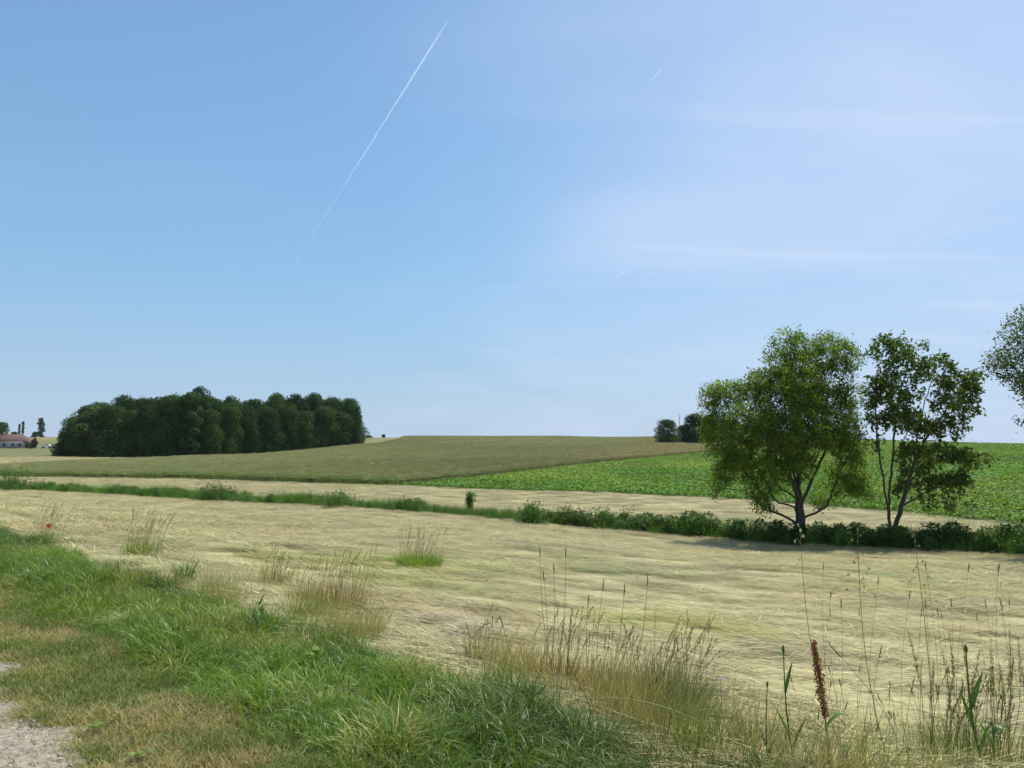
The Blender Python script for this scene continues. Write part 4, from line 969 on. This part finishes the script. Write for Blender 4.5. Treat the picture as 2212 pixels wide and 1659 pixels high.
# ------------------------------------------------------------------ foreground plants
def local_path(base, top, bow=.06, n=9, Yd=None):
    """stem line from a photo base point on the ground to a photo top point at the same distance"""
    p = pixd(*base); q = atd(top[0], top[1], p[1]); v = q - p
    f = np.linspace(0, 1, n)[:, None]; perp = np.array([1.0, .35, 0]) * bow * np.linalg.norm(v)
    return p, v * f + perp * np.sin(math.pi * f) * (1 - .3 * f)
def spindle(g, path, r, k=5, col=None):
    n = len(path); rad = r * np.sin(np.linspace(.12, .96, n) * math.pi) ** .7; tube(g, path, np.maximum(rad, r * .15), k, col)
def resample(path, f0, f1, n):
    L = np.linspace(0, 1, len(path)); f = np.linspace(f0, f1, n); return np.stack([np.interp(f, L, path[:, i]) for i in range(3)], 1)
def stalk(label, base, top, mat='tangrass', head='spike', r=.0022, bow=.05, group=None, name='grass_stalk', headlen=.1, headmat=None):
    p, path = local_path(base, top, bow * rng.choice([-1, 1]) if bow > 0 else -bow, 10)
    o = thing(name, label, 'grass stalk', p, 0, group); ln = np.linalg.norm(path[-1])
    g = Geo(); tube(g, path, np.linspace(r, r * .55, 10), 5, (.4, .4, .4)); obj('stem', g.mesh('stem', M[mat], True), o)
    hm = M[headmat or mat]; g = Geo()
    if head == 'spike':
        f0 = 1 - headlen / max(ln, .2); hp = resample(path, f0, 1.0, 7); spindle(g, hp, r * 1.9, 5, (.25, .25, .25))
        m = 22; f = rng.random(m); c = resample(path, f0, 1, 50)[(f * 49).astype(int)]; d = path[-1] - path[-3]; d = d / np.linalg.norm(d)
        leaves(g, c, d + rng.normal(0, .35, (m, 3)), rng.normal(0, 1, (m, 3)), np.full(m, .013), np.full(m, .004))
    elif head == 'panicle':
        m = 13; tp = resample(path, .72, 1.0, m)
        for i in range(m):
            a = i * 2.4; l = .07 * (1.15 - i / m); e = tp[i] + np.array([math.cos(a) * l, math.sin(a) * l * .6, .03 - .035 * (i < 9)])
            tube(g, [tp[i], (tp[i] + e) / 2 + np.array([0, 0, .014]), e], [.0007, .0006, .0005], 3, (.3, .3, .3), False)
            k = 3; leaves(g, np.repeat(e[None], k, 0), np.array([[.25, 0, -1.0], [-.25, .1, -1], [0, .3, -.9]]) + rng.normal(0, .2, (k, 3)), rng.normal(0, 1, (k, 3)), np.full(k, .022), np.full(k, .006))
    elif head == 'plume':
        m = 90; f = rng.random(m); c = resample(path, .62, 1, 60)[(f * 59).astype(int)]; d = path[-1] - path[-3]; d = d / np.linalg.norm(d)
        leaves(g, c + rng.normal(0, .005, (m, 3)), d + rng.normal(0, .3, (m, 3)), rng.normal(0, 1, (m, 3)), np.full(m, .026) * (1.2 - f), np.full(m, .0045))
    if head: obj('seed_head', g.mesh('seed_head', hm), o)
    return o
def blade_leaf(parent, start, az, L_, W_, lean, curve, mat, tw=0.0, name='leaf'):
    g = Geo(); blades(g, np.array([start]), np.array([L_]), np.array([W_]), np.array([az]), np.array([lean]), np.array([curve]), 7, np.array([tw]), None, prof=lambda t: (.55 + 1.9 * t) if t < .25 else 1.03 * (1 - ((t - .25) / .75) ** 2.2))
    return obj(name, g.mesh(name, mat, True), parent)

# rusty dock
p, path = local_path((1792, 1652), (1757, 1386), .02, 14)
dock = thing('curly_dock', 'tall dock with a rusty brown seed spike standing at the field edge', 'plant', p)
g = Geo(); tube(g, path, np.linspace(.0055, .0018, 14), 6, (.2, .2, .2)); obj('stem', g.mesh('stem', M['rust'], True), dock)
g = Geo(); m = 1200; f = .40 + .60 * rng.random(m); c = resample(path, 0, 1, 200)[(f * 199).astype(int)]
whorl = .55 + .45 * np.abs(np.sin(f * 62)); wid = .025 * (1.12 - f) ** .55 * whorl * np.where(f < .52, .55, 1); c = c + rng.normal(0, 1, (m, 3)) * wid[:, None] * np.array([.8, .8, .8])
leaves(g, c, rng.normal(0, .6, (m, 3)) + np.array([0, 0, -.6]), rng.normal(0, 1, (m, 3)), np.full(m, .012), np.full(m, .010)); obj('seed_head', g.mesh('seed_head', M['rust']), dock)
for (f, a, l, mt) in [(.30, .2, .16, 'weed'), (.18, 2.8, .14, 'weed'), (.36, 5.9, .11, 'weed'), (.10, 1.2, .18, 'weed'), (.14, 3.6, .10, 'rust')]:
    blade_leaf(dock, resample(path, f, f, 1)[0], a, l, l * .16, .5, 1.3, M[mt])
# reed-like stems with broad leaves
def reed(label, base, top, r, lv, bow=-.03):
    p, path = local_path(base, top, bow, 12); o = thing('reed_stem', label, 'plant', p)
    g = Geo(); tube(g, path, np.linspace(r, r * .5, 12), 6, (.3, .3, .3)); obj('stem', g.mesh('stem', M['reed'], True), o)
    for (f, a, l, w, le, cu) in lv: blade_leaf(o, resample(path, f, f, 1)[0], a, l, w, le, cu, M['reed'], .9)
    g = Geo(); hp = resample(path, .93, 1.0, 6); spindle(g, hp, r * 1.6, 5); obj('tip', g.mesh('tip', M['reed'], True), o)
reed('dark green reed stem with one upright leaf beside the rusty dock', (1716, 1658), (1692, 1393), .0048, [(.60, .25, .17, .018, .22, .15), (.22, 3.2, .2, .014, .3, .3), (.12, .3, .2, .016, .35, .4)])
reed('short leafless-topped green reed stem, the one farther from the dock', (1660, 1655), (1658, 1472), .004, [(.2, 2.9, .14, .012, .25, .2), (.1, .3, .12, .012, .3, .4)])
reed('thick green reed with a wide bright leaf among the tangled stalks', (2125, 1662), (2086, 1392), .0062, [(.48, .15, .22, .030, .28, .25), (.30, 3.0, .24, .022, .25, .1), (.12, .5, .20, .022, .4, .5)], -.05)
reed('low reed with a drooping broad leaf beside the thick reed', (2150, 1668), (2142, 1560), .0048, [(.75, .3, .16, .030, .5, 2.2), (.4, 3.3, .2, .02, .3, .4), (.6, .9, .12, .02, .4, .6)], .02)

# tall stalks: the ones that can be singled out
stalk('very tall thin stalk with a pale drooping oat head, left of the taller pair', (1832, 1655), (1728, 1142), 'tangrass', 'panicle', .0021, .07, headmat='oat')
stalk('very tall thin green stalk with a faint oat head near the dock', (1920, 1655), (1852, 1140), 'greenstem', 'panicle', .0024, .05, headmat='tangrass')
stalk('tallest straight green stalk ending in a wide thin oat head', (2018, 1630), (1976, 1165), 'greenstem', 'panicle', .0026, -.02, headmat='tangrass')
stalk('bent tan stalk with a drooping plume behind the tall straight stalk', (1990, 1640), (1962, 1362), 'tangrass', 'plume', .0022, .08)
stalk('green stalk with a short pale tip in front of the hay', (1955, 1640), (1790, 1390), 'greenstem', 'spike', .002, .1)
stalk('thin stalk with a nodding brown head just past the dock', (1905, 1600), (1905, 1395), 'tangrass', 'spike', .0018, .12, headlen=.07)
for xt, yt, xb, yb in [(2050, 1365, 2040, 1640), (2078, 1385, 2085, 1650), (2118, 1400, 2100, 1655), (2140, 1400, 2122, 1650), (2180, 1360, 2150, 1655), (2200, 1378, 2175, 1650), (2016, 1440, 2030, 1640), (2062, 1450, 2055, 1650), (2158, 1430, 2160, 1660), (2208, 1440, 2200, 1655), (2035, 1400, 2042, 1650), (2190, 1480, 2185, 1655), (2100, 1470, 2092, 1655)]:
    stalk('dry arching stalk with a feathery plume in the tangled clump around the thick reed', (xb, yb), (xt, yt), rng.choice(['tangrass', 'tangrass', 'greenstem']), 'plume', .002, .09, 'plumed stalks around the thick reed', headmat='tangrass')
for xt, yt, xb, yb in [(1166, 1178, 1190, 1440), (1222, 1180, 1205, 1440), (1196, 1215, 1190, 1445), (1173, 1230, 1180, 1440), (1350, 1262, 1320, 1470), (1305, 1250, 1290, 1460), (1272, 1285, 1270, 1455), (1080, 1330, 1110, 1460), (1400, 1240, 1370, 1470)]:
    stalk('straight thin stalk with a narrow dark seed spike rising from the dry tussocks', (xb, yb), (xt, yt), 'tangrass', 'spike', .0024, .03, 'spiked stalks above the dry tussocks', headlen=.09)
for i in range(22):
    xt, yt = rng.uniform(1750, 2180), rng.uniform(1205, 1330); xb = xt + rng.uniform(-25, 35); yb = rng.uniform(1520, 1640)
    stalk('hair-thin stalk carrying a small dark seed spike in front of the hay', (xb, yb), (xt, yt), 'tangrass', 'spike', .0011, .05, 'hair-thin spiked stalks in front of the hay', headlen=.05)
for i in range(26):
    xb = rng.uniform(1640, 2210); yb = rng.uniform(1600, 1665); l = rng.uniform(60, 170)
    stalk('short thin dry stalk in the fringe at the edge of the hay', (xb, yb), (xb + rng.normal(0, 25), yb - l), rng.choice(['tangrass', 'greenstem']), 'spike', .0013, .06, 'short stalks in the hay-field fringe', headlen=.04)

# tussocks
def tussock(label, base, n, h0, h1_, rad, w, lean_az, bias, mat, stems=0, sh=(0.5, .8), smat='tangrass', curve=.8, plume=True, name='grass_tussock'):
    p = pixd(*base); o = thing(name, label, 'grass tussock', (p[0], p[1], p[2] - .02))
    g = Geo(); a = rng.uniform(0, 6.28, n); rr = rad * np.sqrt(rng.random(n)); az = a + rng.normal(0, .5, n)
    vx = np.cos(az) + bias * math.cos(lean_az); vy = np.sin(az) + bias * math.sin(lean_az); az = np.arctan2(vy, vx); mag = np.hypot(vx, vy)
    blades(g, np.stack([rr * np.cos(a), rr * np.sin(a), 0 * a], 1), rng.uniform(h0, h1_, n), w * rng.uniform(.6, 1.3, n), az, np.abs(rng.normal(.16, .12, n)) * mag, np.abs(rng.normal(curve, .35, n)) * np.clip(mag, .4, 1.5), 6, rng.normal(0, .4, n))
    obj('blades', g.mesh('blades', M[mat]), o)['kind'] = 'stuff'
    if stems:
        g = Geo(); hd = Geo()
        for i in range(stems):
            b0 = rng.normal(0, rad * .5, 3) * np.array([1, 1, 0]); l = rng.uniform(*sh); az_ = lean_az + rng.normal(0, .8); le = abs(rng.normal(.12, .1)); cu = abs(rng.normal(.35, .25)) * (.5 + bias)
            path = [b0]; 
            for j in range(9):
                an = le + cu * (j / 8) ** 1.5; path.append(path[-1] + l / 9 * np.array([math.sin(an) * math.cos(az_), math.sin(an) * math.sin(az_), math.cos(an)]))
            path = np.array(path); tube(g, path, np.linspace(.0017, .0008, 10), 4, np.full(3, rng.random()))
            m = 30 if plume else 14; f = rng.random(m); c = resample(path, .78, 1, 40)[(f * 39).astype(int)]; d = path[-1] - path[-3]; d /= np.linalg.norm(d)
            leaves(hd, c, d + rng.normal(0, .25, (m, 3)), rng.normal(0, 1, (m, 3)), np.full(m, .02), np.full(m, .0035))
        obj('seed_stems', g.mesh('seed_stems', M[smat]), o)['kind'] = 'stuff'; obj('seed_heads', hd.mesh('seed_heads', M[smat]), o)['kind'] = 'stuff'
    return o
tussock('yellow-green grass tuft left standing alone in the mown hay', (905, 1226), 800, .12, .42, .38, .010, .2, .15, 'tussock_green', 50, (.4, .78), 'tangrass', .9)
tussock('feathery pale tussock leaning over the far verge, the larger of the two there', (308, 1198), 320, .15, .45, .28, .006, .1, .6, 'tussock_green', 60, (.4, .8), 'tangrass', .8)
tussock('wispy thin tussock behind the red poppy', (106, 1174), 140, .15, .4, .22, .006, .1, .5, 'tussock_green', 40, (.4, .75), 'tangrass', .8)
tussock('brown-tinged tussock with tall dark stems at the verge edge', (735, 1318), 420, .15, .45, .26, .005, .1, .35, 'tussock_gold', 36, (.38, .72), 'tangrass', .7)
tussock('small rusty dry tussock beside the brown-tinged one', (665, 1295), 220, .12, .32, .22, .005, .1, .3, 'tussock_gold', 20, (.3, .55), 'tangrass', .8)
tussock('dry gold tussock with tall straight spikes at the edge of the hay', (1215, 1480), 460, .12, .36, .26, .0045, .1, .3, 'tussock_gold', 30, (.35, .6), 'tangrass', .8)
tussock('smaller dry gold tussock just before the dark leaning tussock', (1335, 1500), 420, .12, .32, .26, .0045, .1, .4, 'tussock_gold', 22, (.3, .5), 'tangrass', .8)
tussock('dark green wiry tussock leaning over with feathery heads', (1455, 1525), 560, .14, .42, .24, .0042, .1, .75, 'wiry', 44, (.38, .64), 'tangrass', .8)
tussock('pale collapsed heap of dead grass at the base of the reeds', (1628, 1600), 260, .14, .36, .14, .004, -.3, .7, 'tangrass', 0, curve=2.2)
tussock('drab tangle of dry grass around the foot of the thick reed', (2090, 1640), 300, .12, .34, .26, .004, .4, .3, 'tussock', 24, (.25, .45), 'tangrass', .9)
tussock('dark grass clump with broad blades in the verge', (400, 1262), 90, .18, .4, .10, .014, .2, .2, 'reed', 0, curve=1.0)
tussock('grassy clump of dry stems where the verge narrows', (590, 1262), 150, .15, .42, .18, .005, .2, .4, 'tussock', 24, (.35, .6), 'tangrass', .8)
tussock('long bluish-green grass clump with arching blades low on the verge', (880, 1640), 70, .2, .46, .08, .008, .3, .4, 'reed', 0, curve=1.5)
tussock('fine arching tussock lying over the hay edge past the green verge', (1035, 1425), 160, .16, .4, .12, .0045, -.2, .8, 'tussock', 12, (.3, .45), 'tangrass', 1.2)
tussock('sprawling green clump in front of the dark wiry tussock', (1290, 1600), 120, .15, .4, .14, .007, .4, .3, 'reed', 0, curve=1.5)

tussock('thin dark stalky clump beyond the thick reed', (2165, 1652), 70, .12, .4, .16, .004, .2, .3, 'wiry', 16, (.35, .6), 'wiry', .7)
tussock('thin dark stalky clump between the dock and the thick reed', (2035, 1650), 80, .12, .4, .16, .004, .2, .3, 'wiry', 14, (.35, .6), 'wiry', .7)
tussock('low green grass clump around the foot of the rusty dock', (1800, 1668), 120, .08, .26, .16, .005, .2, .2, 'weed', 0, curve=1.0)

# long arching stem
p = pixd(1640, 1640); a = p.copy(); b2 = atd(1430, 1500, p[1]); c2 = atd(1240, 1512, p[1] + .05)
o = thing('arching_stem', 'long pale grass stem arching flat above the green verge', 'grass stalk', p); f = np.linspace(0, 1, 14)[:, None]
path = (1 - f) ** 2 * (a - p) + 2 * f * (1 - f) * (b2 + np.array([0, 0, .05]) - p) + f ** 2 * (c2 - p); g = Geo(); tube(g, path, np.linspace(.0034, .0018, 14), 5, (.95, .95, .95)); obj('stem', g.mesh('stem', M['greenstem'], True), o)
g = Geo(); m = 30; ff = rng.random(m); cc = resample(path, .85, 1, 40)[(ff * 39).astype(int)]; leaves(g, cc, path[-1] - path[-3] + rng.normal(0, .01, (m, 3)), rng.normal(0, 1, (m, 3)), np.full(m, .018), np.full(m, .003)); obj('seed_head', g.mesh('seed_head', M['tangrass']), o)

# broad-leaved weeds
def weed(label, base, n, L_, W_, upright, mat='weed', stem=0.0):
    p = pixd(*base); o = thing('broadleaf_weed', label, 'weed', (p[0], p[1], p[2]))
    if stem:
        g = Geo(); tube(g, [[0, 0, 0], [.01, 0, stem * .5], [.02, .01, stem]], [.005, .004, .002], 5); obj('stem', g.mesh('stem', M['greenstem'], True), o)
    for i in range(n):
        f = i / max(1, n - 1); blade_leaf(o, (0.01 * math.cos(i), .01 * math.sin(i), stem * f * .95 + .03), i * 2.4 + rng.normal(0, .3), L_ * rng.uniform(.7, 1.2) * (1 - .4 * f * (stem > 0)), W_ * rng.uniform(.8, 1.2), upright + rng.normal(0, .15), 1.0, M[mat], rng.normal(0, .3))
weed('dark leafy upright weed in the lush verge grass', (562, 1368), 14, .12, .024, .5, 'weed', .26)
weed('pale lime broad-leaved weed among the verge grass', (682, 1448), 8, .14, .055, .6, 'tussock_green', .10)
weed('low rosette of green leaves in the mown strip', (205, 1588), 9, .075, .022, .8, 'tussock_green')
weed('rosette with one pale upturned leaf at the lip of the verge', (455, 1400), 8, .14, .045, .7)
weed('glossy dock rosette beside the tilted verge grass', (395, 1395), 9, .18, .045, .6)
weed('small creeping weed rosette on the mown strip by the gravel', (300, 1648), 9, .06, .02, .9, 'tussock_green')
weed('broad-leaved weed clump high on the lush verge', (120, 1250), 9, .17, .05, .7)
weed('leafy weed at the foot of the arching green clump', (1180, 1560), 8, .13, .035, .7)

# poppy and chicory
p = pixd(104, 1172); o = thing('poppy', 'single red poppy flower in the grass at the verge edge', 'flower', p); hz0 = atd(101, 1141, p[1])[2] - p[2]
g = Geo(); tube(g, [[0, 0, 0], [.02, 0, hz0 * .5], [0, 0, hz0]], [.003, .0025, .002], 5); obj('stem', g.mesh('stem', M['greenstem'], True), o)
for i in range(4):
    a = i * math.pi / 2 + .4; g = Geo(); d = np.array([math.cos(a), math.sin(a), 0]); sdv = np.array([-math.sin(a), math.cos(a), 0]); b0 = np.array([0, 0, hz0])
    rows_ = [(0, .012, 0), (.018, .042, .015), (.033, .056, .036), (.038, .04, .06)]; Vv = []
    for (ro, wd, zz) in rows_: Vv += [b0 + d * ro - sdv * wd * .6 + [0, 0, zz + .006], b0 + d * ro + [0, 0, zz], b0 + d * ro + sdv * wd * .6 + [0, 0, zz + .004]]
    q = []
    for r_ in range(3): q += [[r_ * 3, r_ * 3 + 1, r_ * 3 + 4, r_ * 3 + 3], [r_ * 3 + 1, r_ * 3 + 2, r_ * 3 + 5, r_ * 3 + 4]]
    g.add(Vv, q, None, np.full(3, rng.random())); obj('petal', g.mesh('petal', M['poppy'], True), o)
g = Geo(); spindle(g, np.array([[0, 0, hz0], [0, 0, hz0 + .008], [0, 0, hz0 + .016], [0, 0, hz0 + .022]]), .008, 6); obj('seed_capsule', g.mesh('seed_capsule', M['reed'], True), o)
p = pixd(1556, 1560); hz0 = atd(1560, 1468, p[1])[2] - p[2]; o = thing('chicory', 'tiny pale blue flower on a thin stem beside the dark wiry tussock', 'flower', p)
g = Geo(); tube(g, [[0, 0, 0], [.01, 0, hz0 * .5], [.005, 0, hz0]], [.002, .0016, .001], 5); obj('stem', g.mesh('stem', M['greenstem'], True), o)
for i in range(10):
    a = i * .628; g = Geo(); leaves(g, np.array([[.005, 0, hz0]]), np.array([[math.cos(a), math.sin(a) , .25]]), np.array([[0, 0, 1.0]]), np.array([.017]), np.array([.008])); obj('petal', g.mesh('petal', M['chicory']), o)

# raked-up hay clumps
for (xd, yd, L_, n_, lab) in [(1010, 1372, .55, 420, 'rumpled heap of pale cut hay at the verge edge'), (940, 1345, .4, 260, 'small wisp of raked hay next to the rumpled heap'), (1890, 1166, .8, 260, 'thin heap of pale hay thrown against the ditch greenery'),
                              (2095, 1230, .45, 150, 'small bleached hay wisp in the open field'), (640, 1385, .3, 200, 'patch of dead cut grass lying in the lush verge'), (250, 1345, .35, 220, 'grey patch of dried clippings between mown strip and lush verge')]:
    p = pixd(xd, yd); o = thing('hay_clump', lab, 'hay', (p[0], p[1], p[2] + .02)); g = Geo(); bx, by = rng.normal(0, L_ * .4, n_), rng.normal(0, L_ * .28, n_)
    zz = .10 * L_ * 2 * np.exp(-(bx ** 2 + by ** 2) / (L_ * .4) ** 2) * rng.random(n_)
    blades(g, np.stack([bx, by, zz], 1), rng.uniform(.1, .4, n_), np.full(n_, .0055), rng.normal(.2, .8, n_) + math.pi * (rng.random(n_) < .5), rng.normal(1.3, .15, n_), rng.normal(.5, .3, n_), 4, rng.normal(0, .5, n_)); 
    M.setdefault('haypile', plant_mat('hay_pile', (.30, .25, .14), (.70, .62, .42), .7, 0)); obj('straws', g.mesh('straws', M['haypile']), o)['kind'] = 'stuff'

# ------------------------------------------------------------------ contrails, at airliner height
cm, nt = new_mat('contrail'); L = nt.links
ca = N(nt, 'ShaderNodeAttribute', attribute_name='vc'); tr = N(nt, 'ShaderNodeBsdfTransparent'); df = N(nt, 'ShaderNodeBsdfDiffuse'); tl = N(nt, 'ShaderNodeBsdfTranslucent')
df.inputs[0].default_value = tl.inputs[0].default_value = (.95, .95, .96, 1)
m1 = N(nt, 'ShaderNodeMixShader'); m1.inputs[0].default_value = .6; L.new(df.outputs[0], m1.inputs[1]); L.new(tl.outputs[0], m1.inputs[2])
m2 = N(nt, 'ShaderNodeMixShader'); L.new(ca.outputs['Fac'], m2.inputs[0]); L.new(tr.outputs[0], m2.inputs[1]); L.new(m1.outputs[0], m2.inputs[2])
oo = N(nt, 'ShaderNodeOutputMaterial'); L.new(m2.outputs[0], oo.inputs[0])
def contrail(label, head, tail, alt, w0, w1, op0, op1, double=0.0):
    def sky_pt(x, y):
        r = ray(x * D, y * D); return np.array([0, 0, EYE]) + r * ((alt - EYE) / r[2])
    A, B = sky_pt(*head), sky_pt(*tail); n = 90; f = np.linspace(0, 1, n)
    o = thing('contrail', label, 'contrail', A); off = np.cross(B - A, [0, 0, 1.0]); off /= np.linalg.norm(off)
    for sgn in ((-1, 1) if double else (0,)):
        g = Geo(); wob = (fbm(f * 14 + sgn * 3, f * 0, 300, 4) - .5) * 120 * f * (double > 0)
        path = (B - A) * f[:, None] + off * (sgn * double * (1 + .3 * f) + wob)[:, None]; rad = w0 + (w1 - w0) * f; rad = rad * (.35 + .65 * sstep(0, .05, f))
        op = (op0 + (op1 - op0) * sstep(-.2, .55, f)) * (.45 + 1.1 * fbm(f * 40 + sgn, f * 0, 310, 3)) * sstep(1.0, .9, f)
        tube(g, path, rad, 6, None, False); g.c[-1] = np.repeat(np.repeat(np.clip(op, 0, 1)[:, None], 6, 0), 3, 1)
        obj('vapour_line', g.mesh('vapour_line', cm, True), o)
contrail('long fresh double contrail slanting down across the blue sky', (967, 45), (622, 595), 9500, 6.5, 15, .38, .035, 10)
contrail('short faint contrail streak high up in the veiled part of the sky', (1427, 152), (1393, 188), 9500, 10, 18, .3, .05)
contrail('short faint contrail streak low over the hill, below the others', (1351, 585), (1268, 648), 9500, 18, 34, .24, .03)

# ------------------------------------------------------------------ thin summer air over the whole place
hm, nt = new_mat('haze'); pv = N(nt, 'ShaderNodeVolumePrincipled'); pv.inputs['Color'].default_value = (.80, .88, 1.0, 1); pv.inputs['Density'].default_value = .00006; pv.inputs['Anisotropy'].default_value = .2
nt.links.new(pv.outputs[0], N(nt, 'ShaderNodeOutputMaterial').inputs['Volume'])
zlo = float(GZ.min()) - 1.0; g = Geo(); box(g, (0, 1750, (zlo + 24) / 2), (8200, 6700, 24 - zlo))
tag(obj('haze', g.mesh('haze', hm)), kind='stuff')
